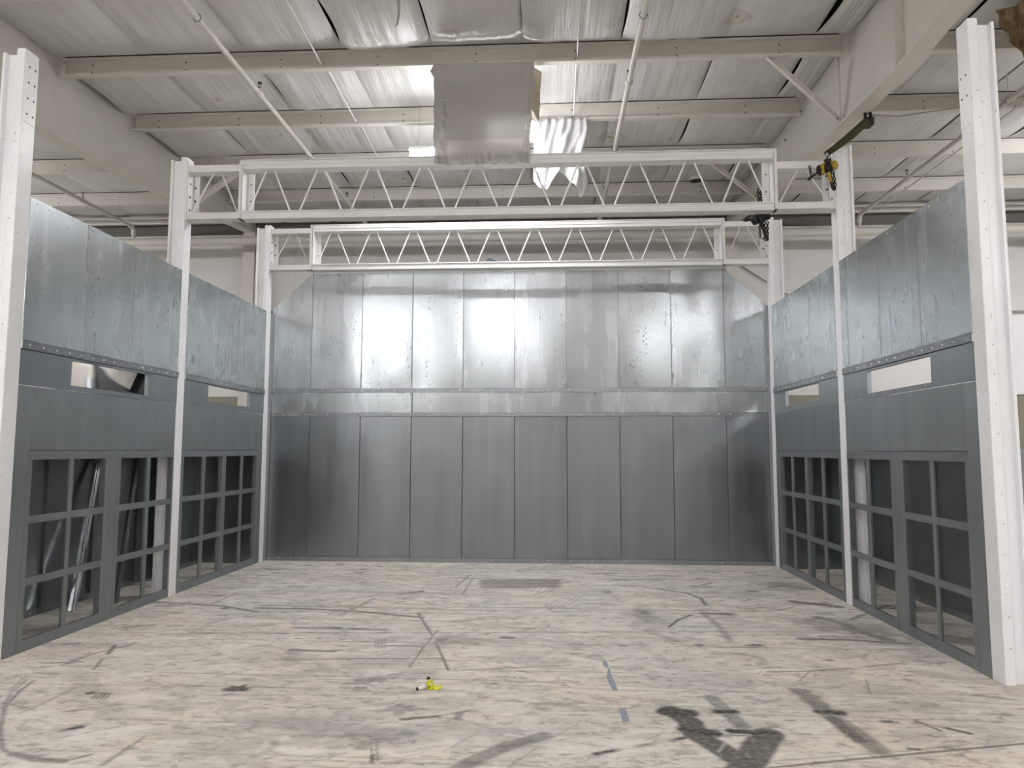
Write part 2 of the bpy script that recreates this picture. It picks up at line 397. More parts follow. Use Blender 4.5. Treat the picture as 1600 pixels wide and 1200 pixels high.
    stroke([(120, 1074), (60, 1102), (30, 1115)], .012, .4); stroke([(225, 1152), (160, 1195)], .03, .35)
    stroke([(103, 1037), (150, 1020), (210, 1006)], .02, .5); stroke([(180, 1008), (168, 1022)], .03, .6); stroke([(160, 1030), (146, 1046)], .02, .5)
    blob((370, 1076), .11, .04, .9, ang=.1); blob((142, 1083), .04, .02, .9)
    for q in range(4): stroke([(144+q*7, 1092), (152+q*7, 1083)], .012, .75)
    stroke([(98, 1141), (126, 1136)], .04, .7, broken=.3); stroke([(100, 1112), (150, 1106), (205, 1098)], .02, .4, broken=.4)
    # scratches and smudges, middle
    stroke([(640, 1042), (663, 1010), (684, 985)], .012, .55); stroke([(653, 958), (664, 975), (675, 992)], .016, .75); stroke([(682, 1006), (692, 1028), (700, 1047)], .016, .75)
    stroke([(400, 950), (470, 951), (560, 955), (660, 965)], .022, .55); stroke([(400, 946), (520, 948), (800, 949), (1000, 953), (1200, 955)], .008, .5)
    stroke([(400, 989), (450, 990)], .01, .7); stroke([(430, 1031), (560, 1029), (690, 1029)], .012, .55); stroke([(250, 990), (420, 989), (680, 989), (800, 988), (1200, 987), (1500, 992)], .006, .55)
    stroke([(735, 898), (712, 917)], .02, .5); stroke([(585, 935), (530, 962)], .05, .28); stroke([(738, 905), (722, 930)], .02, .4)
    for q in range(6): stroke([(512+q*5, 962), (530+q*5, 945)], .008, .5)
    for q in range(4): stroke([(586+q*5, 1000-q), (587+q*5, 1012)], .006, .6)
    blob((712, 1000), .22, .09, .35, hollow=.6); blob((690, 1000), .06, .04, .55); blob((455, 1033), .10, .08, .32)
    blob((565, 1065), .10, .045, .5, ang=.4); blob((590, 1062), .09, .03, .5, ang=-.3); blob((562, 1075), .07, .02, .6)
    blob((625, 1108), .10, .06, .45); stroke([(628, 1124), (685, 1119)], .025, .6); stroke([(685, 1118), (735, 1110)], .012, .6, broken=.2); blob((717, 1117), .03, .05, .6)
    stroke([(565, 1165), (590, 1155), (640, 1147)], .09, .35); blob((570, 1160), .12, .06, .4); stroke([(580, 1150), (581, 1192)], .006, .7); stroke([(588, 1155), (590, 1188)], .006, .7); stroke([(582, 1180), (581, 1192)], .02, .7)
    stroke([(460, 1150), (540, 1150), (600, 1148)], .05, .35); blob((830, 1080), .10, .04, .5, 1); blob((832, 1076), .14, .05, .3, hollow=1.0)
    blob((752, 1062), .05, .025, .45, hollow=.8); blob((772, 1072), .07, .03, .45, hollow=.8); blob((790, 1140), .14, .05, .35)
    blob((960, 1098), .08, .03, .25); blob((1070, 1175), .1, .03, .35); blob((965, 1140), .06, .03, .35)
    # rear of the bay
    for y in (908, 912, 917): stroke([(762, y), (864, y-1)], .06, .42, soft=.3)
    stroke([(870, 905), (845, 917)], .04, .4); stroke([(1030, 921), (1070, 926), (1095, 935), (1103, 945)], .03, .55); stroke([(1000, 916), (1035, 921)], .012, .5)
    blob((1005, 962), .13, .10, .45); blob((1008, 958), .07, .03, .7); stroke([(1045, 980), (1060, 968), (1080, 961)], .02, .7); stroke([(1010, 985), (1050, 1000)], .08, .2)
    stroke([(1098, 958), (1120, 975), (1140, 1000)], .07, .3); stroke([(1098, 958), (1140, 960)], .03, .6); stroke([(1080, 915), (1112, 918)], .012, .7); stroke([(1112, 911), (1095, 914)], .01, .7)
    blob((1180, 1008), .09, .02, .8); blob((1092, 1008), .05, .02, .7); blob((973, 1009), .05, .015, .6); blob((948, 925), .06, .03, .5)
    blob((340, 931), .07, .02, .6); stroke([(370, 926), (325, 947)], .01, .8); blob((262, 946), .15, .03, .5); stroke([(200, 938), (350, 947), (400, 956)], .02, .5); blob((352, 950), .05, .02, .8)
    for q in range(5): stroke([(820+q*8, 925+q), (842+q*9, 908+q)], .006, .5)
    for q in range(4): stroke([(850+q*10, 950), (880+q*10, 932)], .006, .45)
    # right side grime near the wall
    stroke([(1280, 965), (1320, 975), (1345, 988), (1390, 1000)], .10, .45); stroke([(1250, 998), (1330, 1000), (1420, 1006)], .03, .5); stroke([(1210, 912), (1260, 920)], .10, .4); stroke([(1240, 940), (1310, 948)], .05, .5)
    stroke([(1298, 944), (1307, 950)], .012, .9); blob((1340, 985), .16, .07, .55); blob((1380, 978), .10, .03, .4, 2); blob((1250, 945), .10, .05, .35, 2); blob((1320, 978), .5, .12, .35, ang=-.5); blob((1360, 990), .35, .10, .35, 2, ang=-.5); blob((1230, 916), .35, .12, .35); blob((1420, 1005), .3, .06, .3)
    blob((1010, 965), .25, .2, .22); blob((430, 1030), .35, .12, .2); blob((560, 1150), .5, .12, .22); blob((480, 1130), .4, .15, .18); blob((300, 1145), .4, .08, .2)
    for q in range(16): blob((1467+rng.normal(0, 12), 1038+rng.normal(0, 5)), .012, .008, .9, 2, ragged=.1)
    stroke([(1200, 1050), (1250, 1049), (1325, 1045)], .012, .5); stroke([(1355, 1042), (1420, 1035)], .012, .5, broken=.2); stroke([(1353, 1062), (1360, 1085)], .006, .6)
    # boot prints
    for (a, b) in ((1560, 1090), (1180, 1092)): blob((a, b), .05, .02, .3)
    # countless small scuffs, mostly lying across the bay
    for q in range(1150):
        X = rng.uniform(-3.6, 3.6); Y = 3.1+7.2*rng.random()**1.3
        g = .5+.5*math.sin(X*1.3+1)*math.cos(Y*.9+2)
        if rng.random() > .35+.65*g: continue
        a = rng.normal(0, .22) if rng.random() < .75 else rng.normal(.8, .35)
        L = rng.exponential(.14)+.03
        stroke([(X, Y), (X+L*math.cos(a), Y+L*math.sin(a))], rng.choice([.004, .008, .014, .03], p=[.4, .3, .2, .1]), rng.uniform(.12, .6), px=False, ch=0 if rng.random() < .8 else 1, broken=.0 if rng.random() < .6 else .3)
    for q in range(60):
        X = rng.uniform(-3.6, 2); Y = rng.uniform(3.2, 10); L = rng.uniform(1, 3.5); a = rng.normal(0, .03)
        stroke([(X, Y), (X+L*math.cos(a), Y+L*math.sin(a))], .006, rng.uniform(.2, .55), px=False)
    for q in range(26):
        X = rng.uniform(-3.5, 3.5); Y = 3.3+5*rng.random(); c = rng.uniform(.1, .3); a0 = rng.uniform(0, 6); n = 9
        stroke([(X+c*math.cos(a0+i*.35), Y+c*.8*math.sin(a0+i*.35)) for i in range(n)], rng.choice([.01, .03, .05]), rng.uniform(.08, .25), px=False)
    verts = np.stack([XX.ravel(), YY.ravel(), np.zeros(nx*ny)], 1)
    idx = np.arange(nx*ny).reshape(ny, nx)
    quads = np.stack([idx[:-1, :-1], idx[:-1, 1:], idx[1:, 1:], idx[1:, :-1]], -1).reshape(-1, 4)
    me = bpy.data.meshes.new('floor'); me.vertices.add(len(verts)); me.vertices.foreach_set('co', verts.ravel().astype(np.float32))
    me.loops.add(quads.size); me.loops.foreach_set('vertex_index', quads.ravel().astype(np.int32))
    me.polygons.add(len(quads)); me.polygons.foreach_set('loop_start', np.arange(0, quads.size, 4, dtype=np.int32))
    me.update(calc_edges=True); me.validate()
    ca = me.color_attributes.new('wear', 'FLOAT_COLOR', 'POINT')
    d = np.ones((nx*ny, 4), dtype=np.float32); d[:, :3] = wear.reshape(-1, 3); ca.data.foreach_set('color', d.ravel())
    me.materials.append(M['floor'])
    o = bpy.data.objects.new('floor', me); COL.objects.link(o); tag(o, kind='structure')
build_floor()

def struct(name, mb, parent=None):
    return mb.build(name, parent, origin=(0, 0, 0), kind='structure')
XL_, XR_, YF_ = -15.2, 13.7, -16.0
b = MB(); b.box(XL_, XR_, WY, WY+.2, 2.67, 5.97, M['wallwhite']); b.box(XL_, XR_, WY, WY+.2, 0, 2.67, M['olive'])
b.box(XL_, XR_, WY+.02, WY+.2, 5.97, 6.6, M['dim'])  # dark panel, its colour painted in for the shade of the eave gap
for x in (-9.3, -4.73, -3.55, -2.4, -1.31, -.2, .9, 2.1, 3.0, 5.2, 6.6): b.box(x-.006, x+.006, WY-.006, WY, 2.67, 5.97, M['steel'])
struct('wall_back', b)
b = MB(); b.box(XL_-.2, XL_, YF_, WY, 0, 2.67, M['olive']); b.box(XL_-.2, XL_, YF_, WY, 2.67, 6.6, M['wallwhite']); struct('wall_left', b)
b = MB(); b.box(XR_, XR_+.2, YF_, WY, 0, 2.67, M['olive']); b.box(XR_, XR_+.2, YF_, WY, 2.67, 6.6, M['wallwhite']); struct('wall_right', b)
b = MB(); b.box(XL_, XR_, YF_-.2, YF_, 0, 2.67, M['olive']); b.box(XL_, XR_, YF_-.2, YF_, 2.67, 6.6, M['wallwhite']); struct('wall_front', b)
# ledge, eave strut and door head on the far wall
b = MB(); b.box(XL_, XR_, WY-.1, WY, 5.93, 6.0, M['steel']); struct('trim_1', b)
b = MB(); b.box(XL_, XR_, WY-.16, WY, 6.27, 6.47, M['steel']); b.box(XL_, XR_, WY-.24, WY-.16, 6.27, 6.29, M['steel']); struct('trim_2', b)
b = MB(); b.box(9.25, XR_, WY-.14, WY, 4.27, 4.42, M['wallwhite']); b.box(9.25, 9.31, WY-.10, WY, 2.67, 4.27, M['wallwhite']); struct('trim_3', b)
b = MB(); b.box(9.31, XR_, WY-.03, WY, 2.67, 4.2, M['door']); struct('door_1', b)

# ------------------------------------------------------------------ ceiling: vinyl-faced insulation sagging between the purlins
PURL = [-14.6, -13.1, -11.6, -10.05, -8.52, -7.0, -5.47, -3.94, -2.41, -.88, .65, 2.18, 3.71, 5.24, 6.77, 8.30, 9.82, 11.34, 12.90, 14.2]
SEAM = [-15.2, -14.1, -12.9, -11.7, -10.4, -9.2, -8.0, -6.8, RL, -4.37, -3.12, -1.95, -.87, .22, 1.37, 2.54, 3.62, RR, 5.2, 6.4, 7.6, 8.8, 10.0, 11.2, 12.4, 13.7]
rnd = random.Random(4)
GAPS = {(-4.37, 8.30): .02, (-5.57, 8.30): .12, (-5.57, 9.82): .10, (-4.37, 9.82): .02, (-1.95, 6.77): .08, (-.87, 6.77): .03, (1.37, 6.77): .02, (3.62, 6.77): .045,
        (3.62, 8.30): .025, (2.54, 9.82): .025, (-3.12, 8.30): .05, (-3.12, 11.34): .06, (-1.95, 11.34): .05, (.22, 6.77): .01}
def insul():
    b = MB()
    ys = [YF_]+PURL+[WY]
    for j in range(len(ys)-1):
        y0, y1 = ys[j], ys[j+1]-(.088 if ys[j+1] != WY else 0)
        if y1-y0 < .02: continue
        for i in range(len(SEAM)-1):
            x0, x1 = SEAM[i], SEAM[i+1]
            near = y1 > 5 and -6 < x0 < 4
            gL = GAPS.get((x0, y0), 0 if rnd.random() < .9 else .012); sag = rnd.uniform(.06, .11); ph = rnd.uniform(0, 6)
            droop = rnd.uniform(.0, .03)+gL*.5
            if near and y0 == 6.77 and x0 in (-1.95, .22, 1.37): sag += .05
            def fn(u, v, x0=x0, x1=x1, y0=y0, y1=y1, gL=gL, sag=sag, ph=ph, droop=droop):
                s_ = math.sin(math.pi*v)**.5 if 0 < v < 1 else 0
                x = x0+(x1-x0)*u + gL*math.sin(math.pi*v)**1.5*(1-u)**2
                pil = 1-abs(2*u-1)**5
                wr = .007*math.sin(u*17+ph+math.sin(v*3)*1.2)*math.sin(u*5+ph)+.004*math.sin(u*41+ph*2+v*2)
                z = ROOF-.012-sag*s_*(.35+.65*pil)-droop*s_*(1-u)+wr*s_
                return (x, y0+(y1-y0)*v, z)
            b.grid(fn, 30 if near else 8, 12 if near else 6, M['insul'])
    me = b.build('ceiling', None, origin=(0, 0, 0), kind='structure')
    d = MB(); d.box(XL_, XR_, YF_, WY, ROOF+.08, ROOF+.16, M['dark'])
    dk = d.build('roof_deck', me)
insul()

# ------------------------------------------------------------------ roof steel
def purlin(y, x0, x1, label, group):
    b = MB(); z0, z1 = 6.20, 6.43
    b.box(x0, x1, y, y+.006, z0, z1, M['steel'])                 # web
    b.box(x0, x1, y-.07, y, z1-.006, z1, M['steel']); b.box(x0, x1, y-.076, y-.07, z1-.03, z1, M['steel'])
    b.box(x0, x1, y-.07, y+.001, z0, z0+.006, M['steel'])         # bottom flange, towards the viewer
    b.box(x0, x1, y-.076, y-.07, z0, z0+.022, M['steel'])         # lip
    n = int((x1-x0)/1.2)
    for k in range(n+1):
        x = x0+.35+k*1.2
        if x < x1-.1:
            for zz in (z0+.07, z1-.06): b.dot((x, y, zz), (0, -1, 0), .011, M['bolt'], .006)
    b.box(x0, x1, y-.079, y-.071, z1, z1+.009, M['dark'])    # open joint under the insulation
    o = b.build('roof_purlin', None); tag(o, label, 'purlin', group)
bays = [(XL_, RL-.06, 'beyond the left rafter'), (RL+.06, RR-.06, 'middle bay above the booth'), (RR+.06, XR_, 'beyond the right rafter')]
for k, y in enumerate(PURL[13:19]):
    for (x0, x1, nm) in bays:
        purlin(y, x0, x1, f'painted roof purlin, {ORD[k]} from the camera, {nm}', 'roof purlins')

def rafter(X, label):
    r = empty('roof_rafter', (X, 7, 5.35), label, 'rafter', 'tapered roof rafters')
    prof = [(-15.9, 5.62), (3.2, 5.55), (5.2, 5.46), (7.0, 5.35), (10.05, 5.53), (14.25, 6.03)]
    top = 6.44
    w_ = MB(); w_.prism([(y, z) for y, z in prof]+[(14.25, top), (-15.9, top)], 0, X-.005, X+.005, M['steel'])
    w_.build('web', r)
    t = MB(); t.box(X-.11, X+.11, -15.9, 14.25, top-.014, top, M['steel'])
    t.box(X-.13, X-.11, -15.9, 14.25, top-.03, top, M['steel']); t.build('top_flange', r)
    f = MB()
    for (ya, za), (yb, zb) in zip(prof[:-1], prof[1:]):
        f.add([(X-.10, ya, za), (X+.10, ya, za), (X+.10, yb, zb), (X-.10, yb, zb), (X-.10, ya, za-.016), (X+.10, ya, za-.016), (X+.10, yb, zb-.016), (X-.10, yb, zb-.016)],
              [(0, 1, 2, 3), (7, 6, 5, 4), (0, 4, 5, 1), (1, 5, 6, 2), (2, 6, 7, 3), (3, 7, 4, 0)], M['steel'])
    f.build('bottom_flange', r)
    for y in ((7.0, 8.55, 3.2) if X > 0 else (3.2,)):
        zb = np.interp(y, [p[0] for p in prof], [p[1] for p in prof])
        sw = .095 if y != 8.55 else .03
        s = MB(); s.box(X-sw, X-.005, y-.006, y+.006, zb, top, M['steel']); s.box(X+.005, X+.095, y-.006, y+.006, zb, top, M['steel']); s.build('stiffener', r)
    s = MB(); s.prism([(10.1, 5.55), (10.1, 5.68), (9.85, 5.58), (9.78, 5.52)], 0, X-.095, X-.085, M['steel']); s.build('gusset', r)
    for y, zz in ((10.6, 6.2), (9.9, 6.3)):
        s = MB(); s.dot((X-.006, y, zz), (-1, 0, 0), .02, M['bolt'], .012); s.build('bolt', r)
rafter(RL, 'deep tapered white rafter crossing the ceiling on the left of the booth')
rafter(RR, 'deep tapered white rafter above the right booth wall, with a hoist hanging from it')

def brace(p, q, label):
    p, q = Vector(p), Vector(q); d = (q-p).normalized(); u = d.cross(Vector((0, 1, 0))).normalized()*.085; v = Vector((0, -.06, 0))
    b = MB()
    for e, th in ((u, v*.1), (v, u*.1)):
        vs = [p, p+e, p+e+th, p+th, q, q+e, q+e+th, q+th]
        b.add(vs, [(0, 1, 2, 3), (7, 6, 5, 4), (0, 4, 5, 1), (1, 5, 6, 2), (2, 6, 7, 3), (3, 7, 4, 0)], M['steel'])
    b.dot(q-d*.06+u*.5+v*.12, (0, -1, 0), .014, M['bolt'], .01)
    tag(b.build('flange_brace', None), label, 'brace', 'flange braces')
brace((3.03, 8.30, 6.24), (3.97, 8.52, 5.47), 'long white angle brace from a purlin down to the right rafter, nearest of its kind')
brace((2.95, 11.34, 6.24), (3.95, 11.9, 5.74), 'white angle brace to the right rafter, seen through the front truss')
brace((-4.6, 11.34, 6.24), (-5.5, 11.5, 5.72), 'white angle brace to the left rafter, seen through the end of the front truss')

def column(X, label):
    b = MB()
    b.box(X-.12, X+.12, WY-.34, WY-.325, 0, 6.0, M['steel']); b.box(X-.12, X+.12, WY-.02, WY-.001, 0, 6.0, M['steel']); b.box(X-.006, X+.006, WY-.325, WY-.02, 0, 6.0, M['steel'])
    tag(b.build('building_column', None), label, 'column', 'building columns')
column(RL, 'white building column against the far wall, under the left rafter')
column(RR, 'white building column against the far wall, under the right rafter')

b = MB(); b.tube([(4.17, 14.26, 5.3), (5.6, 14.26, 4.35)], .012, M['cable'])
tag(b.build('cross_brace_rod', None), 'thin dark bracing rod slanting across the far wall right of the booth', 'rod')
b = MB(); b.tube([(4.15, 9.6, 6.15), (5.2, 9.6, 6.06), (6.2, 9.6, 6.19), (7.6, 9.6, 6.42)], .006, M['cable'])
tag(b.build('hanging_cable', None), 'thin grey cable strung behind the right rafter', 'cable')

# sag rods between purlins
for X, ys, lab in ((-2.23, (6.84, 8.29, 9.81, 11.33), 'thin white sag rod running through the purlins left of the plastic sheet'), (.86, (6.84, 8.29, 9.81), 'thin white sag rod running through the purlins right of the plastic sheet')):
    r = empty('sag_rod', (X, 8.3, 6.25), lab, 'rod', 'sag rods')
    for y0, y1 in zip(ys[:-1], ys[1:]):
        b = MB(); b.tube([(X, y0+.0, 6.33), (X, y1, 6.25)], .009, M['truss'], 8); b.tube([(X, y1-.012, 6.25), (X, y1+.0, 6.25)], .018, M['bolt'], 6); b.build('rod', r)

# ------------------------------------------------------------------ sprinkler pipes
def sprinkler(X0, X1, y0, y1, heads, hangers, label, rad=.032, z=5.95):
    r = empty('sprinkler_pipe', (X0, y0, z), label, 'pipe', 'sprinkler branch pipes')
    def at(y): return X0+(X1-X0)*(y-y0)/(y1-y0)
    b = MB(); b.tube([(X0, y0, z), (X1, y1-.08, z), (X1, y1-.02, z-.02), (X1, y1, z-.08), (X1, y1, 5.732)], rad, M['pipe']); b.build('pipe', r)
    e = MB(); e.tube([(X1, y1-.13, z), (X1, y1-.06, z), (X1, y1-.01, z-.03), (X1, y1, z-.08), (X1, y1, z-.15)], rad*1.35, M['pipe']); e.build('elbow', r)
    for y in heads:
        x = at(y)
        c = MB(); c.tube([(x, y-.05, z), (x, y-.035, z), (x, y+.035, z), (x, y+.05, z)], [rad*1.25, rad*1.4, rad*1.4, rad*1.25], M['pipe']); c.tube([(x, y, z+rad), (x, y, z+.07)], .016, M['pipe'], 8); c.build('coupling', r)
        h = MB(); h.tube([(x, y, z+.07), (x, y, z+.085)], .014, M['black'], 8)
        for s_ in (-1, 1): h.tube([(x+s_*.012, y, z+.085), (x+s_*.018, y, z+.11), (x+s_*.006, y, z+.135)], .004, M['black'], 6)
        h.tube([(x, y, z+.135), (x, y, z+.142)], .026, M['black'], 10); h.build('sprinkler_head', r)
    for y in hangers:
        x = at(y); h = MB()
        h.tube([(x+(rad+.006)*math.cos(a), y, z+(rad+.012)*math.sin(a)) for a in [k*math.pi/8 for k in range(17)]], .004, M['bolt'], 6)
        h.tube([(x, y, z+rad+.012), (x, y, 6.34)], .005, M['pipe'], 6); h.build('hanger', r)
sprinkler(-2.94, -3.05, -11, 13.45, (8.32, 12.15, 4.5), (6.75, 10.2), 'white sprinkler branch pipe left of the plastic sheet, running towards the far wall')
sprinkler(1.56, 1.45, -11, 13.45, (8.28, 12.1), (6.95, 10.2), 'white sprinkler branch pipe right of the plastic sheet, running towards the far wall')
sprinkler(6.22, 6.25, -11, 13.45, (11.6,), (9.0,), 'white sprinkler branch pipe in the right bay, behind the near right post')
sprinkler(-7.72, -7.68, -11, 13.45, (11.9,), (9.0,), 'white sprinkler branch pipe over the left booth wall')
r = empty('sprinkler_main', (0, 13.45, 5.65), 'large white pipe running level along the top of the far wall', 'pipe')
b = MB(); b.tube([(XL_+.05, 13.45, 5.65), (XR_-.05, 13.45, 5.65)], .08, M['pipe'], 20); b.build('pipe', r)
for x in (-5.0, -1.0, 3.35, 8.0):
    h = MB(); h.tube([(x, 13.45+.09*math.cos(a), 5.65+.09*math.sin(a)) for a in [k*math.pi/8 for k in range(17)]], .008, M['pipe'], 6); h.tube([(x, 13.45, 5.74), (x, 13.45, 6.4)], .006, M['pipe'], 6); h.build('hanger', r)
for k, (z, y, rad) in enumerate(((6.31, 14.0, .022), (6.22, 14.02, .03))):
    b = MB(); b.tube([(XL_+.05, y, z), (XR_-.05, y, z)], rad, M['pipe'], 10)
    for x in (-9.4, -6.9, -4.9, -3.9, -2.7): b.box(x-.03, x+.09, y-.03, y+.02, z-.03, z+.035, M['bolt'])
    tag(b.build('conduit', None), ('thin upper conduit with dark clamps under the far eave', 'thicker lower conduit with dark clamps under the far eave')[k], 'conduit', 'eave conduits')
b = MB(); b.tube([(6.55, 5.5, 6.02), (6.55, 13.3, 6.02)], .01, M['pipe'], 8)
tag(b.build('conduit', None), 'thin conduit beside the sprinkler pipe in the right bay', 'conduit')

# vent pipe with dark open end
r = empty('vent_pipe', (3.09, 12.5, 6.3), 'short white vent cylinder with a dark open bottom under the roof, near the right rafter', 'vent')
b = MB(); b.tube([(3.09, 12.5, 6.44), (3.09, 12.5, 6.31)], .13, M['steel'], 24, cap=False); b.build('sleeve', r)
b = MB(); b.tube([(3.09, 12.5, 6.33), (3.09, 12.5, 6.325)], .12, M['dark'], 24); b.build('opening', r)

# ------------------------------------------------------------------ high bay lights
def high_bay(x, y, z, L, W_, label, deep=.085, lm='lamp'):
    r = empty('high_bay_light', (x, y, z), label, 'ceiling light', 'linear high bay lights')
    h = MB(); h.prism([(-W_/2, 0), (W_/2, 0), (W_/2-.03, .05), (.07, .075), (-.07, .075), (-W_/2+.03, .05)], 0, -L/2, L/2, M['whitecap'])
    h.v = [(vx+x, vy+y, vz+z+.012) for vx, vy, vz in h.v]; h.build('housing', r)
    d = MB(); d.bbox(x-L/2+.008, x+L/2-.008, y-W_/2+.008, y+W_/2-.008, z-deep, z+.012, M[lm], .012); d.build('diffuser', r)
    for s_ in (-1, 1):
        c = MB(); c.tube([(x+s_*L*.4, y, z+.08), (x+s_*L*.33, y, z+.22), (x+s_*L*.33, y, 6.39)], .003, M['cable'], 6); c.build('suspension_cable', r)
    c = MB(); c.tube([(x-.1, y, z+.085), (x-.05, y, z+.12), (x+.05, y, z+.09)], .006, M['black'], 6); c.build('power_cord', r)
high_bay(-1.09, 9.62, 5.68, .62, .34, 'glowing high bay light peeking out at the left edge of the plastic sheet', .13, 'lamp_soft')
high_bay(.02, 9.0, 5.75, .62, .34, 'high bay light hidden behind the grey plastic sheet', .13, 'lamp_soft')
for x, y, lab in ((-1.0, -1.8, 'high bay light over the open floor just behind the camera'), (4.4, -3.6, 'added unseen high bay light, right of centre, behind the camera'),  # the right-of-centre lamp is added out of view to brighten the posts
                  (-6.8, -9.0, 'high bay light far behind the camera on the left'), (9.2, -11.0, 'high bay light far behind the camera on the right'),
                  (9.0, 9.8, 'high bay light in the right bay, rear'), (-5.0, -3.6, 'added unseen high bay light, left of centre, behind the camera'), (9.0, -3.0, 'high bay light in the right bay, front'),  # the left-of-centre lamp is an unseen addition for more front light
                  (-10.5, 9.8, 'high bay light in the left bay, rear'), (-10.5, -3.0, 'high bay light in the left bay, front')):
    high_bay(x, y, 5.70, 1.2, .34, lab)

# ------------------------------------------------------------------ plastic sheets
def curtain(name, fn, nu, nv, mat, th, label, cat):
    b = MB(); b.grid(fn, nu, nv, mat)
    o = b.build(name, None); tag(o, label, cat)
    md = o.modifiers.new('thick', 'SOLIDIFY'); md.thickness = th; return o
rz = random.Random(9)
def film(u, v):            # u across, v down from purlin to truss
    x = -.85+.10*v+(1.20-.14*v)*u
    z = 6.19-(6.19-4.775)*v; y = max(7.785, 8.20-(8.20-7.785)*(v/.80)**1.2)-.004
    edge = .7*math.exp(-((u-.09)/.03)**2)+.5*math.exp(-((u-.95)/.02)**2); low = math.exp(-((v-.97)/.05)**2)
    y -= .018*edge*(1+math.sin(v*38+2*math.sin(v*11)))*(.2+v) + .014*low*(1+math.sin(u*55+3*math.sin(u*13))) + .006*(1+math.sin(u*5+v*3))
    y -= .03*edge*abs(math.sin(v*47+7*math.sin(v*13)))*(v > .35)*(.4+v)+.022*low*abs(math.sin(u*61+5*math.sin(u*17)))
    x += .004*math.sin(v*23)*(1 if u in (0, 1) else 0) - (.05*max(0, 1-abs(v-.07)/.07) if u == 0 else 0)
    z += .012*math.sin(u*37) if v == 1 else 0
    return (x, y, z)
curtain('plastic_sheet', film, 130, 130, M['film'], .003, 'large grey plastic film hanging from a purlin down over the top of the front truss', 'plastic sheet')
def poly(u, v):
    x = .30+.72*u+.03*math.sin(v*9)*(u); z = 6.2-v*(.90+.12*math.sin(u*9)+(.12 if u > .85 else 0)); y = 9.72+.05*math.sin(u*17+v*3+math.sin(v*9))*(.3+v)+.02*math.sin(u*41+v*11)
    return (x, y, z)
curtain('plastic_sheet', poly, 70, 40, M['poly'], .003, 'white crinkled plastic sheet hanging behind the front truss, right of the grey film', 'plastic sheet')
def scrap(u, v): return (.335+.10*u-.03*v, 8.3+.02*math.sin(v*7)+.12*u-.3*v, 6.18-.62*v-(.15*u if v > .5 else 0))
curtain('paper_scrap', scrap, 8, 14, M['brown'] if False else plain('tan_paper', (.55, .47, .36), .7), .002, 'tan paper scrap hanging at the right edge of the grey film', 'paper')
# loose torn strip under the insulation at the top
b = MB(); b.grid(lambda u, v: (-1.06+.03*u+.04*math.sin(v*3)-.03*v, 6.9+.25*v, 6.33-.30*v+.02*u), 3, 10, plain('grey_tape', (.34, .33, .31), .6))
tag(b.build('loose_tape', None), 'torn grey strip of tape dangling from the insulation near the top edge', 'tape')
# brown torn batt, top right
def batt():
    b = MB()
    def fn(u, v):
        a = u*2*math.pi; rr = (.27*(1-v)**.5+.06)*(1+.16*math.sin(3*a+v*5)+.09*math.sin(7*a+v*13)+.05*math.sin(11*a-v*17))
        return (5.72+rr*math.cos(a)*1.2+.12*v, 7.5+rr*math.sin(a)*.6, 6.24-.98*v)
    b.grid(fn, 48, 26, M['brown']); return b.build('torn_insulation', None)
tag(batt(), 'clump of torn brown fibreglass hanging from the roof in the top right corner', 'insulation')

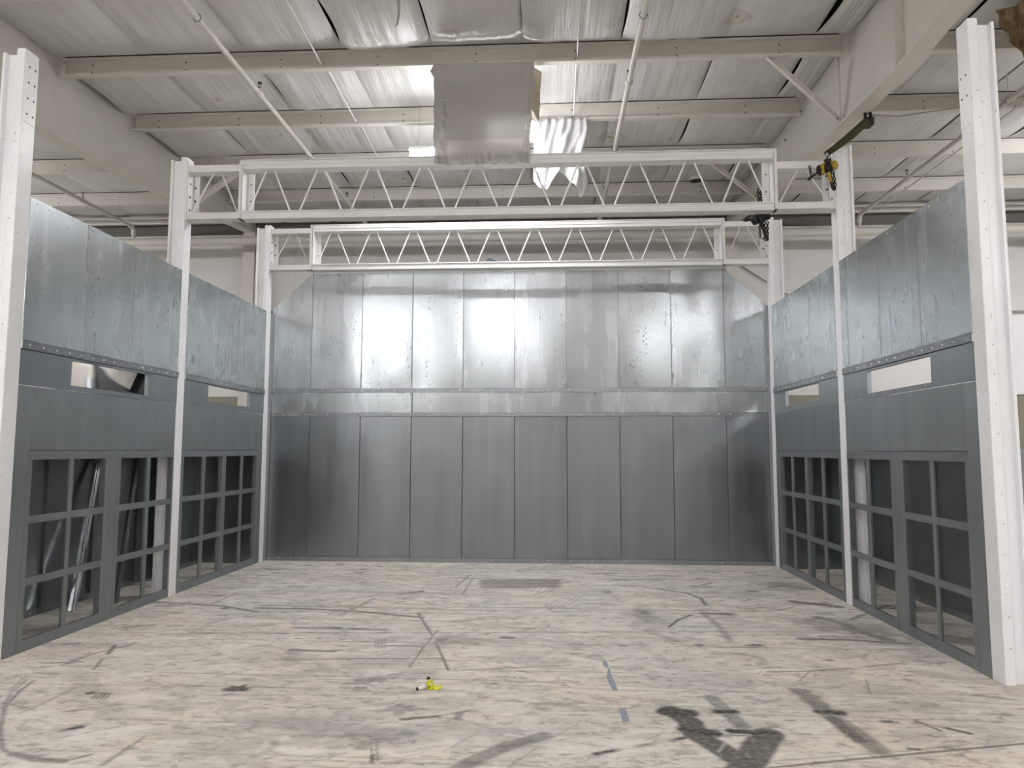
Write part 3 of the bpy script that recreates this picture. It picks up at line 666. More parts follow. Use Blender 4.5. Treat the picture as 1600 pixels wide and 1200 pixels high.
# ================================================================== BOOTH
def warp(seed, amp=.0016):
    r_ = random.Random(seed); a = [(r_.uniform(-amp, amp), r_.uniform(1, 3.2), r_.uniform(.6, 2.0), r_.uniform(0, 6)) for _ in range(3)]
    return lambda s, z: sum(k*math.sin(f*s*2.2+p)*math.sin(g*z*1.6+p*1.7) for k, f, g, p in a)
_pc = [0]
def panel(axis, face, out, s0, s1, z0, z1, mat, name='wall_panel', gap=.002, parent=None, corner=None, d=.028, amp=.0028):
    """sheet metal pan: front face on the plane axis=face, flanges turned away along out; s runs along the wall"""
    _pc[0] += 1; wf = warp(_pc[0]*7+1, amp)
    s0 += gap; s1 -= gap; z0 += gap*.5; z1 -= gap*.5
    def P(s, dep, z): return (face+out*dep, s, z) if axis == 0 else (s, face+out*dep, z)
    b = MB(); nu, nv = 10, 16
    def zt(u):
        if corner is None: return z1
        zl, zr = corner; return zl+(zr-zl)*u
    rr = .004
    def fn(u, v):
        s = s0+(s1-s0)*u; z = z0+(zt(u)-z0)*v
        e = min(1, u*8, (1-u)*8, v*12, (1-v)*12)
        return P(s, .0+rr*(1 if (u in (0, 1)) else 0)-wf(s, z)*e, z)
    us = [.006]+[i/nu for i in range(1, nu)]+[.994]
    vs = [j/nv for j in range(nv+1)]
    V = [fn(u, v) for v in vs for u in us]; n = len(us)
    Fc = [(j*n+i, j*n+i+1, (j+1)*n+i+1, (j+1)*n+i) for j in range(len(vs)-1) for i in range(n-1)]
    b.add(V, Fc, mat, True)
    for ua, ub in ((0, .006), (.994, 1)):
        q0, q1 = s0+(s1-s0)*ua, s0+(s1-s0)*ub; da, db = (rr, 0) if ua == 0 else (0, rr)
        b.add([P(q0, da, z0), P(q1, db, z0), P(q1, db, zt(ub)), P(q0, da, zt(ua))], [(0, 1, 2, 3)], mat)
    th = .0015
    # side, top and bottom flanges
    b.add([P(s0, rr, z0), P(s0, d, z0), P(s0, d, zt(0)), P(s0, rr, zt(0))], [(0, 1, 2, 3)], mat)
    b.add([P(s1, rr, z0), P(s1, d, z0), P(s1, d, zt(1)), P(s1, rr, zt(1))], [(0, 1, 2, 3)], mat)
    b.add([P(s0, 0, z0), P(s1, 0, z0), P(s1, d, z0), P(s0, d, z0)], [(0, 1, 2, 3)], mat)
    b.add([P(s0, 0, zt(0)), P(s1, 0, zt(1)), P(s1, d, zt(1)), P(s0, d, zt(0))], [(0, 1, 2, 3)], mat)
    if z1 > 3.6:            # screws along the upper edge
        nn = (-out, 0, 0) if axis == 0 else (0, -out, 0)
        for q in range(5):
            u_ = (q+.5)/5
            if s1-s0 > .3: b.dot(P(s0+(s1-s0)*u_, -.001, zt(u_)-.035), nn, .007, M['screw'], .005)
    # back skin
    b.add([P(s0, d, z0), P(s1, d, z0), P(s1, d, zt(1)), P(s0, d, zt(0))], [(0, 1, 2, 3)], mat)
    return b

def strip(axis, face, out, s0, s1, z0, z1, proud=.012, mat=None, pitch=.155, z_s=None, scr=True):
    mat = mat or M['strip']
    def bx_(b, d0, d1, za, zb):
        if axis == 0: b.box(face+out*d0, face+out*d1, s0, s1, za, zb, mat)
        else: b.box(s0, s1, face+out*d0, face+out*d1, za, zb, mat)
    b = MB(); bx_(b, -proud, -proud+.003, z0, z1); bx_(b, -proud, .003, z1-.003, z1); bx_(b, -proud, .0, z0, z0+.003)
    if scr:
        n = max(1, int((s1-s0)/pitch)); zz = z_s or (z0+z1)/2
        for k in range(n):
            s = s0+(k+.5)*(s1-s0)/n
            c = (face-out*proud, s, zz) if axis == 0 else (s, face-out*proud, zz)
            nn = (-out, 0, 0) if axis == 0 else (0, -out, 0)
            b.dot(c, nn, (.010), M['screw'], .007)
    return b

# ---- rear wall
ZB = (.06, 2.09, 2.13, 2.44, 2.49, 4.22)
xs_b = [-3.66]+[-3.02+.755*k for k in range(9)]+[3.66]
for k in range(10):
    x0, x1 = xs_b[k], xs_b[k+1]
    pos = 'leftmost' if k == 0 else 'rightmost' if k == 9 else f'{ORD[k]} from the left'
    tag(panel(1, YBW, 1, x0, x1, ZB[0], ZB[1], M['galvlow']).build('wall_panel', None), f'tall galvanized lower panel of the rear booth wall, {pos}', 'wall panel', 'lower rear wall panels')
    cr = None
    if k == 0: cr = (3.66, 4.24)
    if k == 9: cr = (4.24, 3.66)
    tag(panel(1, YBW, 1, x0, x1, ZB[4], ZB[5], M['galv'], corner=cr).build('wall_panel', None), f'upper rear booth wall panel, galvanized, {pos}' + (', corner cut slanting' if cr else ''), 'wall panel', 'upper rear wall panels')
for k, (x0, x1) in enumerate(((-3.66, -1.51), (-1.51, 1.505), (1.505, 3.66))):
    pos = ('left', 'middle', 'right')[k]
    tag(panel(1, YBW, 1, x0, x1, ZB[2], ZB[3], M['galv'], amp=.003).build('wall_panel', None), f'low wide galvanized band panel across the rear wall, {pos} one', 'wall panel', 'rear band panels')
    tag(strip(1, YBW, 1, x0+.002, x1-.002, 2.435, 2.495).build('joint_strip', None), f'screwed steel strip under the upper rear panels, {pos} length', 'joint strip', 'upper rear joint strips')
    tag(strip(1, YBW, 1, x0+.002, x1-.002, 2.085, 2.14).build('joint_strip', None), f'screwed steel strip above the lower rear panels, {pos} length', 'joint strip', 'lower rear joint strips')
    tag(strip(1, YBW, 1, x0+.002, x1-.002, 0, .065, z_s=.035).build('base_angle', None), f'screwed base angle at the foot of the rear wall, {pos} length', 'base angle', 'rear base angles')
for s_, nm in ((-1, 'left'), (1, 'right')):
    b = MB(); b.box(s_*3.60, s_*3.66, YBW-.035, YBW-.002, 0, 3.62, M['strip']); tag(b.build('corner_angle', None), f'upright galvanized corner angle in the rear {nm} corner', 'corner angle', 'corner angles')

# ---- side walls
ZS = (2.11, 2.40, 2.465, 3.63)
def plate(s_, y0, y1, z0, z1, holes, mat, th=.004, ret=.0):
    """flat plate on the side wall with rectangular holes; returns turned outwards round every hole"""
    X = s_*XW; b = MB()
    yy = sorted({y0, y1} | {h[0] for h in holes} | {h[1] for h in holes}); zz = sorted({z0, z1} | {h[2] for h in holes} | {h[3] for h in holes})
    for a, c in zip(yy[:-1], yy[1:]):
        for e, f in zip(zz[:-1], zz[1:]):
            my, mz = (a+c)/2, (e+f)/2
            if any(h[0] < my < h[1] and h[2] < mz < h[3] for h in holes): continue
            b.box(X, X+s_*th, a, c, e, f, mat)
    if ret:
        for h in holes:
            b.box(X+s_*th, X+s_*ret, h[0]-.003, h[0], h[2], h[3], mat); b.box(X+s_*th, X+s_*ret, h[1], h[1]+.003, h[2], h[3], mat)
            b.box(X+s_*th, X+s_*ret, h[0], h[1], h[2]-.003, h[2], mat); b.box(X+s_*th, X+s_*ret, h[0], h[1], h[3], h[3]+.003, mat)
    return b
YP = [(YN+.0, YN+PW+.005), (YM, YM+PW), (YB, YB+PW)]
A0, A1, B0, B1 = YN+PW, YM, YM+PW, YB      # clear spans of the near and the far bay
for s_, nm in ((-1, 'left'), (1, 'right')):
    cuts = [A0, 6.17, 6.92, 7.67, A1]
    for k in range(4):
        lab = (f'galvanized upper panel of the {nm} booth wall, next to the near post', f'galvanized upper panel of the {nm} booth wall, second from the near post',
               f'galvanized upper panel of the {nm} booth wall, third from the near post', f'narrow galvanized filler panel on the {nm} booth wall, just before the middle post')[k]
        tag(panel(0, s_*XW, s_, cuts[k], cuts[k+1], ZS[2], ZS[3], M['galv']).build('wall_panel', None), lab, 'wall panel', f'upper {nm} wall panels')
    cuts = [B0, 8.78, 9.53, B1]
    for k in range(3):
        lab = (f'galvanized upper panel of the {nm} booth wall, right behind the middle post', f'galvanized upper panel of the {nm} booth wall, centre of the rear bay', f'galvanized upper panel of the {nm} booth wall, touching the rear post')[k]
        tag(panel(0, s_*XW, s_, cuts[k], cuts[k+1], ZS[2], ZS[3], M['galv']).build('wall_panel', None), lab, 'wall panel', f'upper {nm} wall panels')
    for (a, c, slot, bay) in ((A0, A1, (6.05, 7.25, 2.155, 2.375), 'near bay'), (B0, B1, (8.56, 9.77, 2.185, 2.385), 'rear bay')):
        tag(strip(0, s_*XW, s_, a, c, 2.395, 2.465).build('joint_strip', None), f'screwed steel strip along the {nm} booth wall, {bay}', 'joint strip', f'{nm} joint strips')
        pl = plate(s_, a, c, ZS[0], ZS[1]-.004, [slot], M['galvlow'], ret=.04)
        for q in range(5): pl.dot((s_*XW, slot[0]+.1+q*(slot[1]-slot[0]-.2)/4, slot[2]-.02), (-s_, 0, 0), .007, M['screw'])
        tag(pl.build('slotted_panel', None), f'galvanized panel with a rectangular opening in the {nm} booth wall, {bay}', 'wall panel', f'{nm} slotted panels')
    # plain band above the filter frames
    tag(panel(0, s_*XW, s_, 5.585, A1, 1.595, 2.107, M['frame'], amp=.0008).build('wall_panel', None), f'wide plain grey panel above the filter frames on the {nm}, near bay', 'wall panel', f'{nm} plain band panels')
    tag(panel(0, s_*XW, s_, B0, B1, 1.595, 2.107, M['frame'], amp=.0008).build('wall_panel', None), f'wide plain grey panel above the filter frames on the {nm}, rear bay', 'wall panel', f'{nm} plain band panels')
    b = MB(); b.bbox(s_*XW, s_*(XW+.03), A0, 5.582, 0, 2.107, M['frame'], .003)
    tag(b.build('end_stile', None), f'upright grey stile at the near end of the {nm} wall, beside the near post', 'stile', 'end stiles')
    b = MB(); b.bbox(s_*XW, s_*(XW+.03), 6.665, 6.805, 0, 1.592, M['frame'], .003)
    tag(b.build('middle_stile', None), f'upright grey stile between the two near filter frames on the {nm}', 'stile', 'middle stiles')
    b = MB(); b.bbox(s_*XW, s_*(XW+.03), 10.13, B1-.003, 0, 1.592, M['frame'], .003)
    tag(b.build('end_stile', None), f'narrow upright grey stile at the rear end of the {nm} wall', 'stile', 'rear stiles')
    # filter frames: 2 x 3 openings
    rows = ((.09, .515), (.575, 1.005), (1.065, 1.515))
    for k, (a, c, o1, o2, where) in enumerate(((5.585, 6.662, (5.64, 6.10), (6.155, 6.61), 'nearest camera'), (6.808, A1-.002, (6.85, 7.31), (7.37, 7.80), 'just before the middle post'),
                                          (B0+.002, 9.062, (8.05, 8.50), (8.57, 9.015), 'just behind the middle post'), (9.064, 10.127, (9.12, 9.57), (9.635, 10.08), 'farthest, by the rear corner'))):
        r = empty('filter_frame', (s_*XW, (a+c)/2, 0), f'grey metal frame of six openings, low on the {nm} wall, {where}', 'filter frame', f'{nm} filter frames')
        X = s_*XW
        f = MB()
        for (y0, y1) in ((a, o1[0]), (o2[1], c)): f.bbox(X, X+s_*.028, y0, y1, 0, 1.59, M['frame'], .002)
        f.bbox(X+s_*.001, X+s_*.028, o1[0]-.002, o2[1]+.002, 0, rows[0][0], M['frame'], .002); f.bbox(X+s_*.001, X+s_*.028, o1[0]-.002, o2[1]+.002, rows[2][1], 1.59, M['frame'], .002)
        for (y0, y1) in ((o1[0]-.012, o1[0]), (o2[1], o2[1]+.012)): f.box(X+s_*.028, X+s_*.055, y0, y1, .07, 1.54, M['frame'])
        f.box(X+s_*.028, X+s_*.055, o1[0], o2[1], rows[2][1], rows[2][1]+.012, M['frame']); f.box(X+s_*.028, X+s_*.055, o1[0], o2[1], .06, .072, M['frame'])
        f.build('outer_frame', r)
        m = MB(); m.bbox(X+s_*.002, X+s_*.022, o1[1], o2[0], rows[0][0], rows[2][1], M['frame'], .002); m.build('mullion', r)
        for q in range(2):
            m = MB(); m.bbox(X+s_*.0015, X+s_*.024, o1[0], o2[1], rows[q][1], rows[q+1][0], M['frame'], .002); m.build('cross_bar', r)
    # exhaust plenum behind the frames
    XO = 4.45
    pn = empty('side_plenum', (s_*4.05, 7.8, 0), f'long low galvanized box behind the filter frames on the {nm}', 'plenum', 'side plenums')
    cuts = [5.45, 6.17, 6.92, 7.67, 8.43, 9.18, 9.90, 10.20]
    for k in range(7):
        b = MB(); b.box(s_*XO, s_*(XO+.025), cuts[k]+.002, cuts[k+1]-.002, 0, 1.60, M['galvlow'])
        b.box(s_*(XO-.03), s_*XO, cuts[k]+.002, cuts[k]+.005, .06, 1.58, M['galvlow'])
        b.box(s_*(XO-.006), s_*XO, cuts[k]+.002, cuts[k+1]-.002, 0, .065, M['strip'])
        for q in range(4): b.dot((s_*(XO-.006), cuts[k]+.1+q*.18, .035), (-s_, 0, 0), .008, M['screw'])
        b.build('outer_panel', pn)
    b = MB(); b.box(s_*(XW+.196), s_*(XO+.025), 5.42, 5.445, 0, 1.60, M['galvlow']); b.box(s_*(XW+.196), s_*(XO+.025), 5.40, 5.445, 1.58, 1.61, M['strip'])
    for q in range(4): b.dot((s_*(XW+.25+q*.15), 5.40, 1.593), (0, -1, 0), .008, M['screw'])
    b.build('end_panel', pn)
    b = MB(); b.box(s_*(XW+.03), s_*XO, 10.2, 10.225, 0, 1.60, M['galvlow'])
    b.build('end_panel', pn)
    b = MB(); b.box(s_*(XW+.03), s_*(XW+.2), YM+PW+.002, 10.2, 1.601, 1.615, M['galvlow']); b.box(s_*(XW+.03), s_*(XW+.2), 5.45, YM-.002, 1.601, 1.615, M['galvlow']); b.box(s_*(XW+.2), s_*(XO+.02), 5.45, 10.2, 1.601, 1.615, M['galvlow'])
    b.build('lid', pn)

# ---- posts
def post(s_, y0, top, label, plate_top=False, bolts=False):
    r = empty('booth_post', (s_*XW, y0+PW/2, 0), label, 'post', 'white booth posts')
    X = s_*XW
    b = MB(); b.bbox(X-s_*.001, X+s_*.072, y0, y0+PW, 0, top, M['post'], .008)
    n = int((top-.4)/.21)
    for k in range(n): b.dot((X+s_*.045, y0, .25+k*.21), (0, -1, 0), .006, M['screw'], .003)
    for k in range(n): b.dot((X-s_*.001, y0+.03, .35+k*.21), (-s_, 0, 0), .0045, M['screw'], .003)
    b.build('inner_channel', r)
    b = MB(); b.box(X+s_*.072, X+s_*.168, y0+.05, y0+.056, 0, top-.03, M['post']); b.box(X+s_*.072, X+s_*.168, y0+PW-.012, y0+PW-.006, 0, top-.03, M['post']); b.build('web', r)
    b = MB(); b.bbox(X+s_*.168, X+s_*.192, y0+.005, y0+PW, 0, top-.03, M['post'], .004); b.build('outer_flange', r)
    if plate_top:
        b = MB(); b.bbox(X-s_*.008, X-s_*.0005, y0+.01, y0+PW-.01, 4.0 if s_ > 0 else 4.2, 4.44 if s_ > 0 else 4.74, M['post'], .003)
        for z in ((4.22, 4.38) if s_ > 0 else (4.27, 4.40, 4.53, 4.66)):
            for dy in (.045, .11): b.dot((X-s_*.008, y0+dy, z+dy*.0), (-s_, 0, 0), .009, M['bolt'], .004)
        b.build('connection_plate', r)
    if bolts:
        b = MB(); b.bbox(X-s_*.010, X-s_*.0005, y0+.008, y0+PW-.008, 4.22, 4.93 if top > 4.9 else top-.02, M['post'], .003); b.build('connection_plate', r)
    return r
for s_, nm in ((-1, 'left'), (1, 'right')):
    post(s_, YN, 4.80, f'white steel post in front on the {nm}, nearest the camera', plate_top=True)
    post(s_, YM, 4.96, f'white steel post in the middle of the {nm} wall, carrying the front truss', bolts=True)
    post(s_, YB, 4.92, f'white steel post in the rear {nm} corner, carrying the rear truss', bolts=True)

# ---- trusses
def chord(b, x0, x1, y0, y1, z0, z1, mat, ledge=True):
    """folded channel: front face, top and bottom ledges"""
    b.bbox(x0, x1, y0, y1, z0, z1, mat, .004)
def truss(y0, zb0, zb1, zt0, zt1, name_lab, where):
    y1 = y0+PW-.01; m = M['truss']; Xc = 2.985
    r = empty('truss_girder', (0, (y0+y1)/2, zb0), f'long white lattice truss spanning the middle of the {where}', 'truss', f'lattice girders')
    b = MB(); b.bbox(-Xc+.0, Xc-.0, y0, y1, zt0, zt1, m, .004); b.box(-Xc, Xc, y0-.010, y0+.002, zt0+.045, zt1-.02, m); b.box(-Xc, Xc, y0-.014, y0+.002, zt1-.012, zt1, m); b.build('top_chord', r)
    b = MB(); b.bbox(-Xc, Xc, y0, y1, zb0, zb1, m, .004); b.box(-Xc, Xc, y0-.02, y0+.001, zb1-.016, zb1-.004, m)
    n = 36
    for k in range(n): b.dot((-Xc+.25+k*(2*Xc-.5)/(n-1), y0, zb0+.018), (0, -1, 0), .006, M['screw'], .004)
    for k in range(n//2): b.dot((-Xc+.3+k*(2*Xc-.6)/(n/2-1), y0, zb1-.03), (0, -1, 0), .005, M['screw'], .004)
    b.build('bottom_chord', r)
    pw = 2*Xc/10; ym = (y0+y1)/2
    for k in range(10):
        x0 = -Xc+k*pw
        for (xa, xb_) in ((x0+.045, x0+pw/2-.045), (x0+pw/2+.045, x0+pw-.045)):
            rising = xa < x0+pw/2-.1
            za, zb_ = (zb1-.01, zt0+.01) if rising else (zt0+.01, zb1-.01)
            d = MB(); d.tube([(xa, ym, za), (xb_, ym, zb_)], .0095, m, 10); d.build('diagonal', r)
    for s_ in (-1, 1):
        d = MB(); d.bbox(s_*(Xc-.012), s_*(Xc-.002), y0-.004, y1, zb0+.02, zt1-.005, m, .002); d.bbox(s_*(Xc-.09), s_*(Xc-.012), y1-.012, y1, zb1, zt0, m, .002)
        for z in (zb1+.16, zb1+.36): d.dot((s_*(Xc-.05), y1-.012, z), (0, -1, 0), .009, M['bolt'], .006)
        d.build('end_plate', r)
    for s_, nm in ((-1, 'left'), (1, 'right')):
        xa, xb_ = s_*(Xc+.004), s_*(XW-.012)
        e = empty('truss_end_section', (s_*3.32, ym, zb0), f'short white lattice section joining the {where} to the {nm} post', 'truss section', 'truss end sections')
        c = MB(); c.bbox(min(xa, xb_), max(xa, xb_), y0+.004, y1, zt0-.02-(.10 if s_ > 0 and y0 < 9 else 0), zt1-.045-(.10 if s_ > 0 and y0 < 9 else 0), m, .004); c.build('top_chord', e)
        c = MB(); c.bbox(min(xa, xb_), max(xa, xb_), y0+.004, y1, zb0+.01, zb1-.005, m, .004); c.build('bottom_chord', e)
        c = MB(); c.bbox(min(xa, xa+s_*.035), max(xa, xa+s_*.035), y0, y1, zb0+.01, zt1+.005, m, .003); c.build('end_plate', e)
        c = MB(); c.bbox(min(xb_, xb_-s_*.008), max(xb_, xb_-s_*.008), y0, y1+.0, zb0+.0, zt1, m, .002)
        c.bbox(min(xb_-s_*.008, xb_-s_*.075), max(xb_-s_*.008, xb_-s_*.075), y1-.008, y1, zb1, zt0, m, .002)
        for z in np.linspace(zb1+.02, zt0-.01, 4):
            c.dot((xb_-s_*.03, y1-.008, z), (0, -1, 0), .013, M['bolt'], .01); c.dot((xb_-s_*.008, ym-.02, z+.02), (-s_, 0, 0), .013, M['bolt'], .01)
        c.build('bolting_plate', e)
        lo, hi = sorted((abs(xa), abs(xb_))); mid = (lo+hi)/2
        for (p, q) in ((hi-.02, mid+.045), (mid-.045, lo+.06)):
            zq = zt0-.01-(.10 if s_ > 0 and y0 < 9 else 0)
            za, zb_ = (zb1-.01, zq) if p > mid else (zq, zb1-.01)
            c = MB(); c.tube([(s_*p, ym, za), (s_*q, ym, zb_)], .0085, m, 10); c.build('diagonal', e)
truss(YM+.005, 4.215, 4.305, 4.80, 4.905, '', 'front truss')
truss(YB+.005, 4.235, 4.325, 4.815, 4.915, '', 'rear truss')
# small dark thing lying on the lower chord of the rear truss
b = MB(); b.tube([(-.40, YB+.03, 4.345), (-.36, YB+.02, 4.365), (-.30, YB+.02, 4.355), (-.27, YB+.0, 4.338)], [.010, .016, .016, .008], M['bluecloth'], 8)
b.tube([(-.40, YB+.03, 4.345), (-.39, YB+.02, 4.375), (-.35, YB+.03, 4.382)], .006, M['bluecloth'], 6)
tag(b.build('cord_scrap', None), 'small dark blue scrap of cord lying on the lower chord of the rear truss', 'cord')

# ---- conical duct on the left plenum
r = empty('exhaust_duct', (-4.22, 7.42, 1.615), 'shiny conical galvanized duct seen through the near opening of the left wall', 'duct')
def ring(rad, z, n=40, c=(-4.22, 7.42)): return [(c[0]+rad*math.cos(2*math.pi*k/n), c[1]+rad*math.sin(2*math.pi*k/n), z) for k in range(n)]
def lathe(b, prof, mat):
    n = 40; vs = []
    for rad, z in prof: vs += ring(rad, z)
    b.add(vs, [(i*n+k, i*n+(k+1) % n, (i+1)*n+(k+1) % n, (i+1)*n+k) for i in range(len(prof)-1) for k in range(n)], mat, True)
b = MB(); lathe(b, [(.36, 1.616), (.37, 1.9), (.42, 2.15), (.52, 2.40), (.53, 2.48)], M['shiny']); b.build('cone', r)
b = MB(); lathe(b, [(.53, 2.481), (.535, 2.49), (.53, 2.50), (.53, 3.1)], M['shiny']); b.build('sleeve', r)

# ---- loose studs leaning inside the left plenum
def stud(p, q, wd, mat, label):
    p, q = Vector(p), Vector(q); d = (q-p).normalized(); u = Vector((0, 1, 0)); u = (u-d*u.dot(d)).normalized()*wd; n = d.cross(u).normalized()*.035
    b = MB()
    def slab(o, a, t):
        vs = [p+o, p+o+a, p+o+a+t, p+o+t, q+o, q+o+a, q+o+a+t, q+o+t]
        b.add(vs, [(0, 1, 2, 3), (7, 6, 5, 4), (0, 4, 5, 1), (1, 5, 6, 2), (2, 6, 7, 3), (3, 7, 4, 0)], mat)
    slab(Vector(), u, n*.08); slab(Vector(), n, u*.03); slab(u, n, u*.03); slab(u*.45, u*.1, -n*.12)
    return tag(b.build('metal_stud', None), label, 'metal stud', 'leaning metal studs')
stud((-4.20, 7.05, .01), (-4.38, 7.62, 1.55), .075, M['shiny'], 'shiny galvanized channel leaning behind the nearest left filter frame')
stud((-3.98, 7.42, .01), (-4.36, 8.35, 1.55), .05, M['strip'], 'thin dull channel leaning behind the second left filter frame')
for k, (y, x) in enumerate(((8.46, -4.34), (8.72, -4.34))):
    b = MB(); b.box(x-.08, x, y, y+.003, .03, 1.56, M['strip']); b.box(x-.003, x, y, y+.09, .03, 1.56, M['strip']); b.box(x-.08, x, y+.087, y+.09, .03, 1.56, M['strip'])
    tag(b.build('metal_stud', None), ('upright galvanized channel standing behind the second left frame', 'upright galvanized channel standing farther back inside the left plenum')[k], 'metal stud', 'standing metal studs')

# ---- lever hoists
def links(b, pts, mat, size=.022):
    pts = [Vector(p) for p in pts]; tot = []; 
    for a, c in zip(pts[:-1], pts[1:]):
        n = max(1, int((c-a).length/(size*1.35)))
        for k in range(n): tot.append((a+(c-a)*(k+.5)/n, (c-a).normalized()))
    for i, (c, d) in enumerate(tot):
        u = d.cross(Vector((0, 1, 0)) if abs(d.y) < .9 else Vector((1, 0, 0))).normalized()
        if i % 2: u = d.cross(u)
        loop = [c+d*math.sin(a)*size+u*math.cos(a)*size*.55 for a in [k*math.pi/4 for k in range(9)]]
        b.tube(loop, size*.24, mat, 6, cap=False)
def hoist(c, strap_top, col, label, lever, chains):
    c = Vector(c); r = empty('lever_hoist', c, label, 'hoist', 'lever chain hoists')
    m = MB(); ax = Vector((-.92, .3, -.25)).normalized()
    m.tube([c-ax*.10, c-ax*.085, c-ax*.04, c-ax*.035], [.025, .046, .050, .03], col, 20); m.build('gear_cover', r)
    m = MB(); m.tube([c-ax*.035, c-ax*.03, c+ax*.03, c+ax*.035], [.05, .06, .06, .05], M['black'], 16); m.box(c.x-.03, c.x+.03, c.y-.025, c.y+.025, c.z+.03, c.z+.09, M['black']); m.build('frame', r)
    m = MB(); m.tube([c+ax*.035, c+ax*.05, c+ax*.10, c+ax*.115], [.03, .058, .055, .02], M['black'], 20); m.build('ratchet_housing', r)
    m = MB(); m.tube([c+ax*.04+Vector((0, -.03, .05)), c+ax*.075+Vector((0, -.04, .02)), c+ax*.06+Vector((0, -.03, -.06))], [.018, .026, .018], col, 10); m.build('brake_cover', r)
    lv = MB(); e = c+Vector(lever); s = c+ax*.08
    lv.tube([s, s+(e-s)*.7], .011, M['black'], 8); lv.tube([s+(e-s)*.68, s+(e-s)*.72, e], [.012, .017, .015], M['black'], 8); lv.build('lever', r)
    for ch in chains:
        k = MB(); links(k, [c+Vector(p) for p in ch], M['black']); k.build('chain', r)
    hk = MB(); t = c+Vector((.05, 0, -.12)); 
    hk.tube([c+Vector((.0, 0, -.05)), c+Vector((.015, 0, -.12)), c+Vector((.03, 0, -.16))], [.024, .016, .02], col, 8)
    hk.tube([c+Vector((.03, 0, -.16)), c+Vector((.05, 0, -.22)), c+Vector((.06, 0, -.25))], [.02, .024, .016], M['black'], 10); hk.build('hook_block', r)
    hook = MB(); hook.tube([c+Vector((0, 0, .09)), c+Vector((0, 0, .12)), c+Vector((.025, 0, .14)), c+Vector((.02, 0, .175)), c+Vector((-.015, 0, .175)), c+Vector((-.03, 0, .15))], .009, M['black'], 8); hook.build('top_hook', r)
    if strap_top is not None:
        T = Vector(strap_top); B = c+Vector((0, 0, .168)); d = (B-T)
        def ribbon(off, w0, w1):
            mm = MB(); u = d.cross(Vector((.4, .85, .38))).normalized()
            vs = []; n = 10
            for i in range(n+1):
                t_ = i/n; p = T+d*t_+Vector((0, 0, -.012*math.sin(math.pi*t_)))+off*(1-abs(2*t_-1)*.4); wd = w0+(w1-w0)*t_
                vs += [p-u*wd, p+u*wd, p+u*wd+Vector((0, .004, -.004)), p-u*wd+Vector((0, .004, -.004))]
            fs = [(4*i+a, 4*i+(a+1) % 4, 4*i+4+(a+1) % 4, 4*i+4+a) for i in range(n) for a in range(4)]+[(0, 1, 2, 3), (4*n, 4*n+3, 4*n+2, 4*n+1)]
            mm.add(vs, fs, M['strap']); return mm
        st = empty('lifting_sling', T, 'dark olive webbing sling slung over the right rafter, holding the yellow hoist', 'sling')
        ribbon(Vector((0, 0, 0)), .035, .022).build('webbing', st); ribbon(Vector((.025, -.01, -.02)), .03, .02).build('webbing', st)
        q = MB(); q.bbox(T.x-.05, T.x+.05, T.y-.03, T.y+.1, T.z-.09, T.z+.0, M['black'], .015); q.tube([T+Vector((-.02, .03, .0)), T+Vector((-.03, .02, .06)), T+Vector((.03, .02, .07)), T+Vector((.03, .03, 0))], .02, M['black'], 8); q.build('shackle', st)
hoist((3.50, 7.66, 4.61), (4.12, 8.05, 5.33), M['yellow'], 'yellow and black lever hoist hanging from the sling at the right rafter', (-.21, .0, -.13),
      [[(.05, 0, -.03), (.065, 0, -.14), (.07, 0, -.24)], [(.02, 0, -.05), (.035, 0, -.14), (.04, 0, -.17)], [(-.19, 0, .02), (-.18, 0, -.08)]])
hoist((2.90, 8.052, 4.20), None, M['black'], 'black lever hoist with dangling chains behind the right end of the front truss', (-.19, .0, -.03),
      [[(-.02, .0, .08), (-.03, 0, .33)], [(.01, .0, .08), (.0, 0, .36)], [(-.02, 0, -.03), (-.02, 0, -.23)], [(.03, 0, -.05), (.035, 0, -.26), (.06, 0, -.26), (.065, 0, -.05)]])

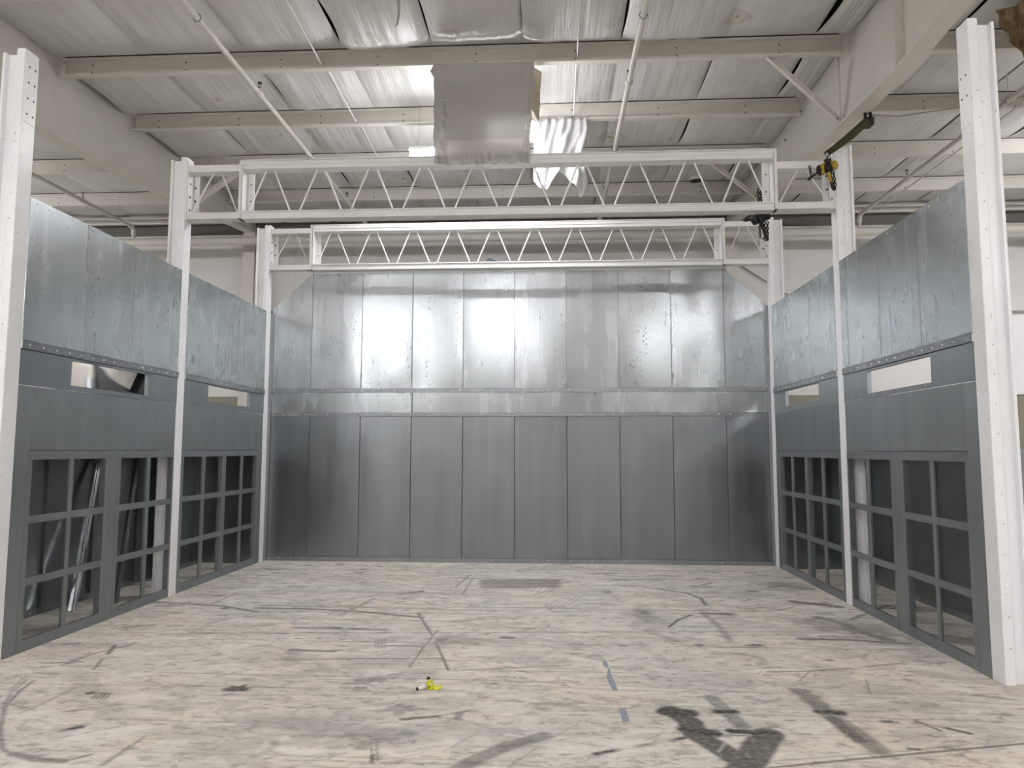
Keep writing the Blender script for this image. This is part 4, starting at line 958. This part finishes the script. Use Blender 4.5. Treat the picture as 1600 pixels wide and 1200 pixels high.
# ---- litter on the floor
x, y = px_floor(668, 1078)
r = empty('crumpled_strap', (x, y, 0), 'crumpled bright yellow strap with a white end lying on the concrete floor', 'strap')
def rib(pts, w_, mat=M['striped']):
    b = MB(); vs = []
    for i, p in enumerate(pts):
        p = Vector(p)+Vector((x, y, 0)); a = i*.55; u = Vector((math.cos(a)*.4, math.sin(a)*.6, .7)).normalized()*w_
        vs += [p-u, p+u, p+u+Vector((.002, .002, 0)), p-u+Vector((.002, .002, 0))]
    n = len(pts)-1
    vs = [(v[0], v[1], max(v[2], .002)) for v in vs]
    b.add(vs, [(4*i+a, 4*i+(a+1) % 4, 4*i+4+(a+1) % 4, 4*i+4+a) for i in range(n) for a in range(4)]+[(0, 1, 2, 3), (4*n, 4*n+3, 4*n+2, 4*n+1)], mat, True); return b
rib([(-.03, 0, .015), (-.01, .02, .04), (.01, .01, .06), (.02, -.01, .04), (0, -.02, .02), (.03, -.01, .015), (.05, .01, .03)], .011).build('webbing', r)
rib([(0, .02, .02), (.02, .03, .05), (.03, .01, .055), (.035, 0, .03), (.05, -.01, .012), (.075, 0, .012), (.09, .02, .02)], .010).build('webbing', r)
rib([(-.02, .01, .03), (0, 0, .05), (.02, -.02, .03), (.015, .01, .01)], .012).build('webbing', r)
b = MB(); b.tube([(x-.062, y-.02, .012), (x-.055, y-.018, .014), (x-.02, y+.005, .024)], [.010, .013, .012], M['whitecap'], 12); b.build('white_end', r)
b = MB(); b.tube([(x-.070, y-.025, .011), (x-.060, y-.019, .013)], [.009, .012], M['black'], 12); b.tube([(x-.01, y+.03, .065), (x+.012, y+.03, .068)], .008, M['black'], 8); b.build('dark_tip', r)

def tape(pts, label):
    P = [px_floor(*p) for p in pts]
    b = MB(); b.prism(P, 2, .0012, .0028, M['tape']); tag(b.build('tape_piece', None), label, 'tape', 'tape on the floor')
tape([(941, 1033), (947, 1033), (951, 1040), (949, 1044), (943, 1041)], 'small blue-grey scrap of tape on the floor, farthest of the three')
tape([(950, 1044), (953, 1046), (957, 1060), (961, 1066), (965, 1079), (958, 1079), (952, 1070), (948, 1058)], 'long twisted blue-grey strip of tape on the floor, middle of the three')
tape([(967, 1107), (977, 1106), (984, 1127), (973, 1129)], 'short blue-grey rectangle of tape on the floor, nearest of the three')
x0, y0 = px_floor(831, 1080)
